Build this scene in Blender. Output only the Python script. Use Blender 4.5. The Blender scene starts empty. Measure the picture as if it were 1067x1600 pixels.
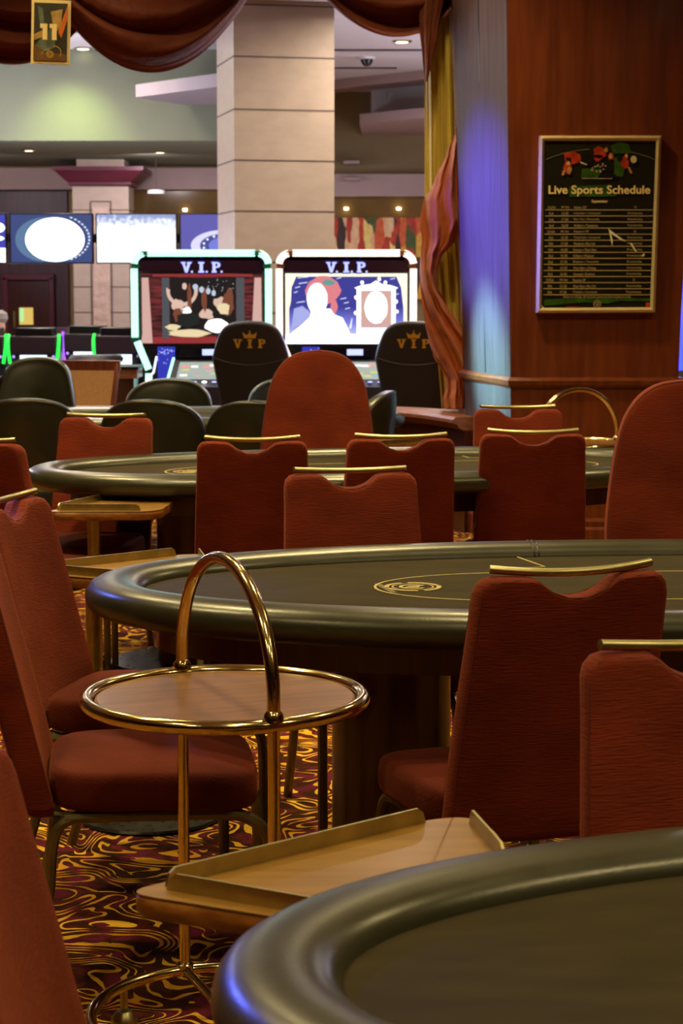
import bpy, bmesh, math, random
from mathutils import Vector, Matrix
random.seed(7)
PI = math.pi
S = bpy.context.scene
C = S.collection

# ------------------------------------------------------------------ camera, world, light
F = 3111.0
TILT = math.atan(357 / F)
cam_d = bpy.data.cameras.new('camera'); cam = bpy.data.objects.new('camera', cam_d); C.objects.link(cam)
cam_d.sensor_fit = 'VERTICAL'; cam_d.sensor_height = 36.0; cam_d.sensor_width = 24.0; cam_d.lens = 70.0
cam.location = (0, 0, 1.5); cam.rotation_euler = (PI / 2 - TILT, 0, 0)
cam_d.clip_start = 0.05; cam_d.clip_end = 100
cam_d.dof.use_dof = True; cam_d.dof.focus_distance = 4.6; cam_d.dof.aperture_fstop = 11
S.camera = cam
S.view_settings.view_transform = 'Standard'; S.view_settings.look = 'None'
S.view_settings.gamma = 1.0; S.view_settings.use_curve_mapping = False
S.view_settings.exposure = 0.0
wd = bpy.data.worlds.new('world'); S.world = wd; wd.use_nodes = True
wd.node_tree.nodes['Background'].inputs[0].default_value = (1.0, 0.72, 0.45, 1)
wd.node_tree.nodes['Background'].inputs[1].default_value = 0.02
CEIL = 3.85

def lamp(name, kind, loc, energy, col, size=0.3, target=None, spot=None, blend=0.6, spread=None, size_y=None, parent=None):
    d = bpy.data.lights.new(name, kind); d.energy = energy; d.color = col
    if kind == 'AREA':
        d.size = size
        if size_y: d.shape = 'RECTANGLE'; d.size_y = size_y
        else: d.shape = 'DISK'
        if spread: d.spread = math.radians(spread)
    else:
        d.shadow_soft_size = size
    if spot: d.spot_size = math.radians(spot); d.spot_blend = blend
    o = bpy.data.objects.new(name, d); C.objects.link(o); o.location = loc
    if target is not None:
        o.rotation_euler = (Vector(target) - Vector(loc)).to_track_quat('-Z', 'Y').to_euler()
    if parent: o.parent = parent
    return o

WARM = (1.0, 0.78, 0.34)
PIT_LAMPS = [(x, y, k) for y, k in ((0.2, .5), (2.0, .6), (4.8, .8), (7.8, 1.25)) for x in (-1.9, 0.45, 2.8)] + [(-1.9, 10.2, 1.1), (0.3, 10.3, 1.1), (-1.6, 11.7, 0.22), (0.4, 11.5, 0.4), (-1.15, 6.2, 1.1)]  # last entries added to brighten the drapes and the number sign
PIT_W = 33
HALL_LAMPS = [(-1.7, 13.7), (1.0, 13.8), (-2.6, 15.5), (0.6, 16.5), (3.0, 15.5), (-2.6, 19.0), (1.2, 19.5), (3.4, 20)]  # first entry added to brighten the wooden chair and the slot chairs
HALL_W = 62

# ------------------------------------------------------------------ pixel -> world helper (frame 1067 x 1600)
def at(px, py, z=None, Y=None):
    u = (px - 533.5) / F; v = (800 - py) / F
    d = (u, math.cos(TILT) + v * math.sin(TILT), -math.sin(TILT) + v * math.cos(TILT))
    t = (z - 1.5) / d[2] if z is not None else Y / d[1]
    return Vector((t * d[0], t * d[1], 1.5 + t * d[2]))

# ------------------------------------------------------------------ materials
MATS = {}
def lin(c):
    c = c / 255.0
    return c / 12.92 if c <= 0.04045 else ((c + 0.055) / 1.055) ** 2.4
def rgb(r, g, b): return (lin(r), lin(g), lin(b), 1.0)

class NT:
    def __init__(s, m): s.t = m.node_tree; s.n = s.t.nodes; s.l = s.t.links
    def new(s, typ, **kw):
        n = s.n.new(typ)
        for k, v in kw.items():
            if k in n.bl_rna.properties and k not in n.inputs: setattr(n, k, v)
            else: n.inputs[k].default_value = v
        return n
    def link(s, a, b): s.l.new(a, b)

def pmat(name, col, rough=0.5, metal=0.0, coat=0.0, sheen=0.0, sheen_col=None, spec=0.5, emis=None, estr=0.0, var=0.0, vscale=4.0, stretch=(1, 1, 1), bump=0.0, bscale=60.0, bstretch=(1, 1, 1), coord='Object', col2=None, lo=0.35, hi=0.65, detail=4, transl=0.0, bdist=0.003, rvar=0.0):
    if name in MATS: return MATS[name]
    m = bpy.data.materials.new(name); m.use_nodes = True; MATS[name] = m
    t = NT(m); p = t.n['Principled BSDF']
    p.inputs['Base Color'].default_value = col; p.inputs['Roughness'].default_value = rough
    p.inputs['Metallic'].default_value = metal; p.inputs['Coat Weight'].default_value = coat
    p.inputs['Coat Roughness'].default_value = 0.12
    p.inputs['Specular IOR Level'].default_value = spec
    if sheen:
        p.inputs['Sheen Weight'].default_value = sheen; p.inputs['Sheen Roughness'].default_value = 0.4
        p.inputs['Sheen Tint'].default_value = sheen_col or (1, 1, 1, 1)
    if emis:
        p.inputs['Emission Color'].default_value = emis; p.inputs['Emission Strength'].default_value = estr
    tc = t.new('ShaderNodeTexCoord')
    if var or col2:
        mp = t.new('ShaderNodeMapping'); mp.inputs['Scale'].default_value = stretch; t.link(tc.outputs[coord], mp.inputs['Vector'])
        nz = t.new('ShaderNodeTexNoise', Scale=vscale, Detail=detail); t.link(mp.outputs[0], nz.inputs['Vector'])
        r = t.new('ShaderNodeValToRGB'); r.color_ramp.elements[0].position = lo; r.color_ramp.elements[1].position = hi
        if col2: r.color_ramp.elements[0].color = col; r.color_ramp.elements[1].color = col2
        else:
            r.color_ramp.elements[0].color = tuple(c * (1 - var) for c in col[:3]) + (1,)
            r.color_ramp.elements[1].color = tuple(min(1, c * (1 + var)) for c in col[:3]) + (1,)
        t.link(nz.outputs['Fac'], r.inputs['Fac']); t.link(r.outputs['Color'], p.inputs['Base Color'])
        if rvar:
            mr = t.new('ShaderNodeMapRange'); mr.inputs['To Min'].default_value = max(0, rough - rvar); mr.inputs['To Max'].default_value = rough + rvar
            t.link(nz.outputs['Fac'], mr.inputs['Value']); t.link(mr.outputs[0], p.inputs['Roughness'])
    if bump:
        mp2 = t.new('ShaderNodeMapping'); mp2.inputs['Scale'].default_value = bstretch; t.link(tc.outputs[coord], mp2.inputs['Vector'])
        nb = t.new('ShaderNodeTexNoise', Scale=bscale, Detail=3.0); t.link(mp2.outputs[0], nb.inputs['Vector'])
        b = t.new('ShaderNodeBump', Strength=bump, Distance=bdist); t.link(nb.outputs['Fac'], b.inputs['Height']); t.link(b.outputs[0], p.inputs['Normal'])
    if transl:
        out = [n for n in t.n if n.type == 'OUTPUT_MATERIAL'][0]
        tr = t.new('ShaderNodeBsdfTranslucent', Color=col); mx = t.new('ShaderNodeMixShader', Fac=transl)
        t.link(p.outputs[0], mx.inputs[1]); t.link(tr.outputs[0], mx.inputs[2]); t.link(mx.outputs[0], out.inputs['Surface'])
    return m

def E_(n, r, g, b, s=1.0): return emat(n, rgb(r, g, b), s)
def emat(name, col, strength):
    if name in MATS: return MATS[name]
    m = bpy.data.materials.new(name); m.use_nodes = True; MATS[name] = m
    t = NT(m); p = t.n['Principled BSDF']
    p.inputs['Base Color'].default_value = (0.02, 0.02, 0.02, 1); p.inputs['Roughness'].default_value = 0.3
    p.inputs['Emission Color'].default_value = col; p.inputs['Emission Strength'].default_value = strength
    return m

velvet = pmat('red_velvet', rgb(86, 27, 13), rough=0.85, spec=0.15, sheen=0.3, sheen_col=(0.9, 0.25, 0.12, 1), col2=rgb(114, 41, 20), vscale=5, stretch=(1, 1, 1.3), bump=0.7, bscale=38, bstretch=(1.0, 1.0, 9.0), bdist=0.004, lo=0.3, hi=0.7)
velvet_seat = pmat('red_velvet_seat', rgb(70, 20, 10), rough=0.85, spec=0.15, sheen=0.25, sheen_col=(0.9, 0.25, 0.12, 1), col2=rgb(94, 32, 16), vscale=5, bump=0.5, bscale=45, bstretch=(1, 4, 4), bdist=0.003, lo=0.3, hi=0.7)
velvet_lit = pmat('lit_red_velvet', rgb(158, 52, 34), rough=0.85, spec=0.15, sheen=0.35, sheen_col=(1, 0.4, 0.25, 1), col2=rgb(190, 74, 50), vscale=5, bump=0.7, bscale=38, bstretch=(1, 1, 9), bdist=0.004, lo=0.3, hi=0.7)  # unused copy of the red velvet with stronger light in its colour
velvet_dark = pmat('red_piping', rgb(74, 22, 11), rough=0.8, sheen=0.3, sheen_col=(0.8, 0.2, 0.1, 1), bump=0.3)
brass = pmat('polished_brass', (0.80, 0.66, 0.32, 1), rough=0.13, metal=1.0, bump=0.05, bscale=200, var=0.06, vscale=30)
brass_satin = pmat('satin_brass', (0.47, 0.42, 0.22, 1), rough=0.36, metal=1.0, var=0.1, vscale=25)
bronze = pmat('bronze_frame_paint', (0.20, 0.155, 0.075, 1), rough=0.38, metal=0.75, var=0.15, vscale=20)
leather = pmat('black_green_leather', rgb(48, 47, 34), rough=0.30, spec=0.6, bump=0.25, bscale=180, bdist=0.001, var=0.12, vscale=8, rvar=0.05)
leather_chair = pmat('black_leather', rgb(34, 34, 26), rough=0.33, spec=0.6, bump=0.25, bscale=160, bdist=0.001, var=0.15, vscale=8)
vinyl = pmat('black_vinyl', rgb(38, 33, 38), rough=0.5, bump=0.15, bscale=160, bdist=0.001, var=0.1)
felt = pmat('charcoal_felt', rgb(52, 45, 31), rough=0.95, spec=0.1, sheen=0.1, sheen_col=(0.8, 0.7, 0.5, 1), var=0.14, vscale=7, stretch=(1, 2.5, 1), bump=0.25, bscale=400, bdist=0.001)
felt_line = pmat('cream_felt_print', rgb(176, 160, 108), rough=0.8, var=0.05)
felt_dim = pmat('faded_felt_print', rgb(104, 92, 66), rough=0.8, var=0.05)
wood_dark = pmat('dark_mahogany', rgb(54, 20, 14), rough=0.35, coat=0.3, col2=rgb(74, 28, 18), vscale=5, stretch=(8, 8, 0.6), bump=0.05, bscale=30)
wood_pillar = pmat('mahogany_panel', rgb(94, 40, 17), rough=0.33, coat=0.35, col2=rgb(116, 53, 24), vscale=3.2, stretch=(9, 9, 0.7), detail=6, bump=0.03, bscale=40, bstretch=(8, 8, 0.5))
wood_chamfer = pmat('grey_brown_veneer', rgb(64, 46, 52), rough=0.6, spec=0.15, col2=rgb(80, 60, 66), vscale=3.2, stretch=(14, 14, 0.7), detail=6)
wood_tray = pmat('honey_wood', rgb(128, 92, 38), rough=0.34, coat=0.25, col2=rgb(150, 110, 50), vscale=3.5, stretch=(1.2, 9, 9), detail=6)
wood_edge = pmat('worn_wood_edge', rgb(120, 68, 24), rough=0.35, coat=0.3, col2=rgb(168, 110, 48), vscale=14, lo=0.45, hi=0.72, stretch=(1, 1, 3))
wood_trolley = pmat('walnut_tray_top', rgb(102, 62, 16), rough=0.36, coat=0.15, col2=rgb(132, 86, 30), vscale=3.5, stretch=(11, 1.3, 9), detail=6)
wood_rail = pmat('counter_wood', rgb(120, 70, 48), rough=0.4, coat=0.2, col2=rgb(150, 92, 66), vscale=4, stretch=(1, 8, 8))
wood_chair = pmat('brown_wood', rgb(96, 46, 26), rough=0.4, coat=0.2, col2=rgb(120, 60, 34), vscale=5, stretch=(8, 8, 1))
cane = pmat('woven_beige', rgb(190, 142, 84), rough=0.7, bump=0.5, bscale=140, var=0.08, vscale=60)
black = pmat('black_plastic', rgb(14, 13, 16), rough=0.35, var=0.1)
dark_grey = pmat('dark_grey_metal', rgb(50, 44, 50), rough=0.4, metal=0.3, var=0.1)
steel_plate = pmat('dark_steel_plate', rgb(70, 70, 66), rough=0.3, metal=0.8, var=0.2, vscale=40, rvar=0.1)
chrome = pmat('chrome', (0.75, 0.75, 0.75, 1), rough=0.12, metal=1.0, var=0.02)
gold_frame = pmat('brushed_gold', (0.66, 0.52, 0.28, 1), rough=0.42, metal=0.35, var=0.06, vscale=30)
stone = pmat('cream_stone_tile', rgb(172, 154, 136), rough=0.4, var=0.05, vscale=6, stretch=(1, 1, 2))
stone2 = pmat('carved_stone_strip', rgb(190, 164, 146), rough=0.6, bump=1.0, bscale=11, bdist=0.03, var=0.08, vscale=9)
joint = pmat('grout_line', rgb(92, 76, 68), rough=0.8, var=0.05)
plaster = pmat('ceiling_plaster', rgb(214, 208, 206), rough=0.9, var=0.02)
plaster_green = pmat('sage_plaster', rgb(116, 120, 98), rough=0.9, var=0.03)
plaster_olive = pmat('olive_plaster', rgb(140, 120, 82), rough=0.9, var=0.03)
plaster_pink = pmat('pale_pink_plaster', rgb(176, 154, 148), rough=0.9, var=0.03)
maroon = pmat('maroon_paint', rgb(90, 34, 50), rough=0.4, var=0.05)
wall_dark = pmat('dark_plum_panel', rgb(60, 34, 42), rough=0.45, col2=rgb(78, 42, 48), vscale=4, stretch=(6, 6, 0.5))
wall_warm = pmat('warm_brown_wall', rgb(92, 52, 30), rough=0.7, var=0.1)
swag_mat = pmat('copper_satin_drape', rgb(118, 54, 32), rough=0.62, spec=0.25, sheen=0.4, sheen_col=(1, 0.5, 0.4, 1), var=0.2, vscale=3, transl=0.35, bump=0.5, bscale=8, bstretch=(2, 3, 2), bdist=0.03)
scarf_mat = pmat('orange_sheer_drape', rgb(178, 90, 34), rough=0.55, sheen=0.5, sheen_col=(1, 0.6, 0.5, 1), col2=rgb(206, 104, 54), vscale=7, stretch=(2, 2, 0.6), transl=0.3, bump=0.5, bscale=40, bstretch=(3, 3, 0.7), bdist=0.01)
yellow_mat = pmat('mustard_drape', rgb(218, 192, 84), rough=0.55, sheen=0.3, sheen_col=(1, 0.9, 0.5, 1), var=0.08, vscale=5, stretch=(6, 6, 0.3), transl=0.12)
crown_gold = pmat('gold_print', rgb(206, 158, 50), rough=0.45, emis=None)
cream_print = pmat('cream_print', rgb(240, 214, 150), rough=0.6)
cream_dim = pmat('cream_small_print', rgb(168, 146, 96), rough=0.6)
poster_black = pmat('poster_dark_ground', rgb(32, 30, 20), rough=0.22, var=0.1, vscale=4)
green_ink = pmat('poster_green_ink', rgb(52, 84, 26), rough=0.25, var=0.35, vscale=14)
red_ink = pmat('poster_red_ink', rgb(176, 54, 24), rough=0.3, var=0.3, vscale=30)
skin_ink = pmat('poster_tan_ink', rgb(196, 140, 96), rough=0.3, var=0.3, vscale=40)
white_ink = pmat('poster_white_ink', rgb(206, 190, 160), rough=0.3)
glint = pmat('painted_crease_glint', rgb(235, 225, 190), rough=0.2)  # glints along creases in the poster, painted as pale shapes
stage_floor = None

def carpet_mat():
    m = bpy.data.materials.new('swirl_carpet'); m.use_nodes = True; t = NT(m); p = t.n['Principled BSDF']
    p.inputs['Roughness'].default_value = 0.95; p.inputs['Specular IOR Level'].default_value = 0.1
    tc = t.new('ShaderNodeTexCoord')
    n0 = t.new('ShaderNodeTexNoise', Scale=2.3, Detail=1.0); t.link(tc.outputs['Object'], n0.inputs['Vector'])
    mixv = t.new('ShaderNodeMixRGB', blend_type='ADD', Fac=0.32); t.link(tc.outputs['Object'], mixv.inputs[1]); t.link(n0.outputs['Color'], mixv.inputs[2])
    n1 = t.new('ShaderNodeTexNoise', Scale=4.4, Detail=0.2, Distortion=1.0); t.link(mixv.outputs[0], n1.inputs['Vector'])
    mul = t.new('ShaderNodeMath', operation='MULTIPLY'); mul.inputs[1].default_value = 12.0; t.link(n1.outputs['Fac'], mul.inputs[0])
    nj = t.new('ShaderNodeTexNoise', Scale=38, Detail=2.0); t.link(tc.outputs['Object'], nj.inputs['Vector'])
    jm = t.new('ShaderNodeMath', operation='MULTIPLY_ADD'); jm.inputs[1].default_value = 0.16; t.link(nj.outputs['Fac'], jm.inputs[0]); t.link(mul.outputs[0], jm.inputs[2])
    fr = t.new('ShaderNodeMath', operation='FRACT'); t.link(jm.outputs[0], fr.inputs[0])
    # line where fract near .5 ; width varies
    n2 = t.new('ShaderNodeTexNoise', Scale=13, Detail=1.0); t.link(tc.outputs['Object'], n2.inputs['Vector'])
    sb = t.new('ShaderNodeMath', operation='SUBTRACT'); sb.inputs[1].default_value = 0.5; t.link(fr.outputs[0], sb.inputs[0])
    ab = t.new('ShaderNodeMath', operation='ABSOLUTE'); t.link(sb.outputs[0], ab.inputs[0])
    wv = t.new('ShaderNodeMapRange'); wv.inputs['From Min'].default_value = 0.36; wv.inputs['From Max'].default_value = 0.66; wv.inputs['To Min'].default_value = 0.0; wv.inputs['To Max'].default_value = 0.235
    t.link(n2.outputs['Fac'], wv.inputs['Value'])
    lt = t.new('ShaderNodeMath', operation='LESS_THAN'); t.link(ab.outputs[0], lt.inputs[0]); t.link(wv.outputs[0], lt.inputs[1])
    # ground: maroon / purple patches
    n3 = t.new('ShaderNodeTexNoise', Scale=6.5, Detail=1.5, Distortion=2.0); t.link(tc.outputs['Object'], n3.inputs['Vector'])
    r3 = t.new('ShaderNodeValToRGB'); e = r3.color_ramp; e.interpolation = 'CONSTANT'
    e.elements[0].position = 0.0; e.elements[0].color = rgb(58, 26, 16); e.elements[1].position = 0.47; e.elements[1].color = rgb(82, 30, 22)
    q = e.elements.new(0.57); q.color = rgb(98, 28, 52)
    t.link(n3.outputs['Fac'], r3.inputs['Fac'])
    n4 = t.new('ShaderNodeTexNoise', Scale=5, Detail=1.0); t.link(tc.outputs['Object'], n4.inputs['Vector'])
    r4 = t.new('ShaderNodeValToRGB'); r4.color_ramp.elements[0].position = 0.4; r4.color_ramp.elements[1].position = 0.6
    r4.color_ramp.elements[0].color = rgb(196, 140, 36); r4.color_ramp.elements[1].color = rgb(236, 184, 56)
    t.link(n4.outputs['Fac'], r4.inputs['Fac'])
    mx = t.new('ShaderNodeMixRGB'); t.link(lt.outputs[0], mx.inputs[0]); t.link(r3.outputs[0], mx.inputs[1]); t.link(r4.outputs[0], mx.inputs[2])
    t.link(mx.outputs[0], p.inputs['Base Color'])
    nb = t.new('ShaderNodeTexNoise', Scale=300, Detail=2.0); t.link(tc.outputs['Object'], nb.inputs['Vector'])
    b = t.new('ShaderNodeBump', Strength=0.6, Distance=0.004); t.link(nb.outputs['Fac'], b.inputs['Height']); t.link(b.outputs[0], p.inputs['Normal'])
    return m
carpet = carpet_mat()

# ------------------------------------------------------------------ mesh helpers
class MB:
    def __init__(s): s.v = []; s.f = []
    def add(s, vs, fs, M=None):
        o = len(s.v)
        s.v += [tuple(M @ Vector(v)) if M else tuple(v) for v in vs]
        s.f += [tuple(i + o for i in f) for f in fs]
        return s
    def box(s, c, d, rz=0.0, M=None):
        x, y, z = (k / 2 for k in d); R = Matrix.Translation(c) @ Matrix.Rotation(rz, 4, 'Z')
        if M: R = M @ R
        vs = [(-x, -y, -z), (x, -y, -z), (x, y, -z), (-x, y, -z), (-x, -y, z), (x, -y, z), (x, y, z), (-x, y, z)]
        return s.add(vs, [(0, 3, 2, 1), (4, 5, 6, 7), (0, 1, 5, 4), (1, 2, 6, 5), (2, 3, 7, 6), (3, 0, 4, 7)], R)
    def prism(s, poly, z0, z1, M=None):     # poly: xy points CCW, extruded in z
        n = len(poly)
        vs = [(p[0], p[1], z0) for p in poly] + [(p[0], p[1], z1) for p in poly]
        fs = [tuple(reversed(range(n))), tuple(range(n, 2 * n))] + [(i, (i + 1) % n, n + (i + 1) % n, n + i) for i in range(n)]
        return s.add(vs, fs, M)
    def sweep(s, path, sect, closed=False, up=Vector((0, 0, 1)), cap=True):
        # sect: list of (side, up) offsets ; side = right hand of travel
        P = [Vector(p) for p in path]; n = len(P); m = len(sect); vs = []
        for i, p in enumerate(P):
            a = P[(i - 1) % n] if (closed or i > 0) else P[i]; b = P[(i + 1) % n] if (closed or i < n - 1) else P[i]
            t = (b - a).normalized(); side = t.cross(up)
            if side.length < 1e-4: side = Vector((1, 0, 0))
            side.normalize(); w = side.cross(t).normalized()
            vs += [tuple(p + side * u + w * v) for u, v in sect]
        fs = []
        for i in range(n if closed else n - 1):
            j = (i + 1) % n
            for k in range(m):
                l = (k + 1) % m; fs.append((i * m + k, i * m + l, j * m + l, j * m + k))
        if not closed and cap: fs += [tuple(reversed(range(m))), tuple(range((n - 1) * m, n * m))]
        return s.add(vs, fs)
    def tube(s, path, r, seg=12, closed=False):
        P = [Vector(p) for p in path]; n = len(P); vs = []
        t0 = (P[1] - P[0]).normalized(); ref = Vector((0, 0, 1)) if abs(t0.z) < 0.9 else Vector((1, 0, 0))
        nrm = t0.cross(ref).normalized(); prev = t0
        rr = r if isinstance(r, (list, tuple)) else [r] * n
        for i, p in enumerate(P):
            a = P[(i - 1) % n] if (closed or i > 0) else P[i]; b = P[(i + 1) % n] if (closed or i < n - 1) else P[i]
            t = (b - a).normalized(); q = prev.rotation_difference(t); nrm = (q @ nrm); nrm = (nrm - t * nrm.dot(t)).normalized(); prev = t
            bn = t.cross(nrm)
            vs += [tuple(p + (nrm * math.cos(2 * PI * k / seg) + bn * math.sin(2 * PI * k / seg)) * rr[i]) for k in range(seg)]
        fs = []
        for i in range(n if closed else n - 1):
            j = (i + 1) % n
            for k in range(seg):
                l = (k + 1) % seg; fs.append((i * seg + k, i * seg + l, j * seg + l, j * seg + k))
        if not closed: fs += [tuple(reversed(range(seg))), tuple(range((n - 1) * seg, n * seg))]
        return s.add(vs, fs)
    def lathe(s, prof, seg=32, M=None):
        vs = []; m = len(prof)
        for k in range(seg):
            a = 2 * PI * k / seg; vs += [(r * math.cos(a), r * math.sin(a), z) for r, z in prof]
        fs = []
        for k in range(seg):
            l = (k + 1) % seg
            for i in range(m - 1): fs.append((k * m + i, l * m + i, l * m + i + 1, k * m + i + 1))
        fs += [tuple(reversed([k * m for k in range(seg)])), tuple(k * m + m - 1 for k in range(seg))]
        return s.add(vs, fs, M)
    def pillow(s, outline, half, fn, rings=None, hump=0.0):
        # outline: closed list (a,b) star shaped about its centre ; fn(a,b,h)->xyz ; half: thickness at the rim/body
        n = len(outline); ca = sum(p[0] for p in outline) / n; cb = sum(p[1] for p in outline) / n
        rings = rings or [(1.0, 0.0), (0.995, 0.45), (0.98, 0.75), (0.95, 0.93), (0.90, 1.0), (0.8, 1.0), (0.6, 1.0), (0.4, 1.0), (0.2, 1.0)]
        vs = []; fs = []
        def ring(sc, h): return [fn(ca + (a - ca) * sc, cb + (b - cb) * sc, h * half + (hump * (1 - sc * sc) if h > 0 else -hump * (1 - sc * sc) if h < 0 else 0)) for a, b in outline]
        seq = [(sc, -h) for sc, h in reversed(rings[1:])] + rings
        for sc, h in seq: vs += ring(sc, h)
        R = len(seq)
        for i in range(R - 1):
            for k in range(n):
                l = (k + 1) % n; fs.append((i * n + k, i * n + l, (i + 1) * n + l, (i + 1) * n + k))
        vs.append(fn(ca, cb, -half - hump)); vs.append(fn(ca, cb, half + hump))
        for k in range(n):
            l = (k + 1) % n
            fs.append((R * n, l, k)); fs.append((R * n + 1, (R - 1) * n + k, (R - 1) * n + l))
        return s.add(vs, fs)
    def grid(s, fn, nu, nv, thick=0.0):
        vs = [tuple(fn(i / nu, j / nv)) for j in range(nv + 1) for i in range(nu + 1)]
        fs = [(j * (nu + 1) + i, j * (nu + 1) + i + 1, (j + 1) * (nu + 1) + i + 1, (j + 1) * (nu + 1) + i) for j in range(nv) for i in range(nu)]
        return s.add(vs, fs)
    def build(s, name, mat, parent=None, smooth=True, bevel=0.0, sub=0, solid=0.0, loc=None, fix=True):
        me = bpy.data.meshes.new(name); me.from_pydata(s.v, [], s.f); me.update()
        if fix:
            bm = bmesh.new(); bm.from_mesh(me); bmesh.ops.recalc_face_normals(bm, faces=bm.faces); bm.to_mesh(me); bm.free()
        me.materials.append(mat)
        if smooth:
            for p in me.polygons: p.use_smooth = True
            try: me.set_sharp_from_angle(angle=math.radians(38))
            except Exception: pass
        o = bpy.data.objects.new(name, me); C.objects.link(o)
        if parent: o.parent = parent
        if loc: o.location = loc
        if solid:
            mo = o.modifiers.new('solid', 'SOLIDIFY'); mo.thickness = solid; mo.offset = 0
        if bevel:
            mo = o.modifiers.new('bevel', 'BEVEL'); mo.width = bevel; mo.segments = 2; mo.limit_method = 'ANGLE'
        if sub:
            mo = o.modifiers.new('sub', 'SUBSURF'); mo.levels = sub; mo.render_levels = sub
        return o

def thing(name, label, cat, loc=(0, 0, 0), rz=0.0, group=None):
    o = bpy.data.objects.new(name, None); C.objects.link(o); o.location = loc; o.rotation_euler = (0, 0, rz); o.empty_display_size = 0.1
    o['label'] = label; o['category'] = cat
    if group: o['group'] = group
    return o
def tag(o, label, cat, group=None, kind=None):
    o['label'] = label; o['category'] = cat
    if group: o['group'] = group
    if kind: o['kind'] = kind
    return o
def struct(name, mb, mat, parent=None, **kw):
    o = mb.build(name, mat, parent, **kw)
    if parent is None: o['kind'] = 'structure'
    return o
def dup(root, loc, rz, label, group=None):
    r = root.copy(); C.objects.link(r); r.location = loc; r.rotation_euler = (0, 0, rz); r['label'] = label
    if group: r['group'] = group
    for ch in list(root.children):
        c = ch.copy(); C.objects.link(c); c.parent = r
        for g in ch.children:
            d = g.copy(); C.objects.link(d); d.parent = c
    return r
def arc(cx, cy, r, a0, a1, n=8):
    return [(cx + r * math.cos(math.radians(a0 + (a1 - a0) * i / n)), cy + r * math.sin(math.radians(a0 + (a1 - a0) * i / n))) for i in range(n + 1)]
def dense(poly, n=8):
    out = []
    for i in range(len(poly)):
        a = poly[i]; b = poly[(i + 1) % len(poly)]
        L = math.hypot(b[0] - a[0], b[1] - a[1]); k = max(1, int(L * 40))
        k = min(k, n)
        for j in range(k): out.append((a[0] + (b[0] - a[0]) * j / k, a[1] + (b[1] - a[1]) * j / k))
    return out
def spline(pts, n=8):
    P = [Vector(p) for p in pts]; out = []
    for i in range(len(P) - 1):
        p0 = P[max(i - 1, 0)]; p1 = P[i]; p2 = P[i + 1]; p3 = P[min(i + 2, len(P) - 1)]
        for j in range(n):
            t = j / n
            out.append(0.5 * ((2 * p1) + (-p0 + p2) * t + (2 * p0 - 5 * p1 + 4 * p2 - p3) * t * t + (-p0 + 3 * p1 - 3 * p2 + p3) * t ** 3))
    out.append(P[-1]); return out

def text(name, body, mat, width=None, height=None, parent=None, M=None, ext=0.0006, loc=None, bold=0.0):
    """lettering standing in the local XZ plane facing -Y, centred at loc, fitted to width or height"""
    cu = bpy.data.curves.new(name, 'FONT'); cu.body = body; cu.size = 1.0; cu.extrude = 0.0; cu.offset = bold; cu.resolution_u = 3
    cu.align_x = 'CENTER'; cu.align_y = 'CENTER'
    tmp = bpy.data.objects.new('tmp', cu); C.objects.link(tmp)
    me = bpy.data.meshes.new_from_object(tmp.evaluated_get(bpy.context.evaluated_depsgraph_get()))
    bpy.data.objects.remove(tmp); bpy.data.curves.remove(cu)
    xs = [v.co.x for v in me.vertices]; ys = [v.co.y for v in me.vertices]
    w = max(xs) - min(xs); h = max(ys) - min(ys); cx = (max(xs) + min(xs)) / 2; cy = (max(ys) + min(ys)) / 2
    sx = width / w if width else height / h; sy = height / h if height else sx
    if width is None: sx = sy
    for v in me.vertices: v.co = Vector(((v.co.x - cx) * sx, 0, (v.co.y - cy) * sy))
    me.name = name; me.materials.clear(); me.materials.append(mat)
    o = bpy.data.objects.new(name, me); C.objects.link(o)
    if parent: o.parent = parent
    if loc is not None: o.location = loc
    return o

FX = Matrix.Rotation(PI / 2, 4, 'X')       # xy polygon -> xz plane, extruded towards -Y
def slab_letters(mb, word, cx, cz, h, y=0.0, gap=1.35, dots=False, t=0.002):
    """chunky slab-serif capitals (V I P) and ones, in the XZ plane facing -Y"""
    G = {'V': [[(-.5, .5), (-.08, .5), (-.08, .36), (-.16, .36), (-.02, -.1), (.12, .36), (.05, .36), (.05, .5), (.5, .5), (.5, .36), (.38, .36), (.1, -.5), (-.12, -.5), (-.38, .36), (-.5, .36)]],
         'I': [[(-.28, .5), (.28, .5), (.28, .34), (.15, .34), (.15, -.34), (.28, -.34), (.28, -.5), (-.28, -.5), (-.28, -.34), (-.15, -.34), (-.15, .34), (-.28, .34)]],
         'P': [[(-.42, .5), (-.02, .5), (-.02, .36), (-.42, .36)], [(-.34, .36), (-.06, .36), (-.06, -.34), (-.34, -.34)], [(-.42, -.34), (.04, -.34), (.04, -.5), (-.42, -.5)],
               [(-.02, .5), (.2, .48), (.36, .38), (.4, .22), (.36, .06), (.2, -.04), (-.06, -.06), (-.06, .07), (.06, .08), (.13, .14), (.14, .22), (.13, .3), (.06, .36), (-.02, .36)]],
         '1': [[(-.26, .5), (.2, .5), (.2, -.5), (-.1, -.5), (-.1, .24), (-.26, .24)]]}
    n = len(word); x0 = cx - (n - 1) / 2 * h * gap
    for i, ch in enumerate(word):
        for poly in G[ch]:
            P = [(x0 + i * h * gap + px * h, cz + pz * h) for px, pz in reversed(poly)]
            mb.prism(P, -y, -y + t, FX)
        if dots: mb.prism([(x0 + i * h * gap + h * .52 + q[0] * h * .09, cz - .42 * h + q[1] * h * .09) for q in ((-1, -1), (1, -1), (1, 1), (-1, 1))], -y, -y + t, FX)
    return mb
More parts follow.
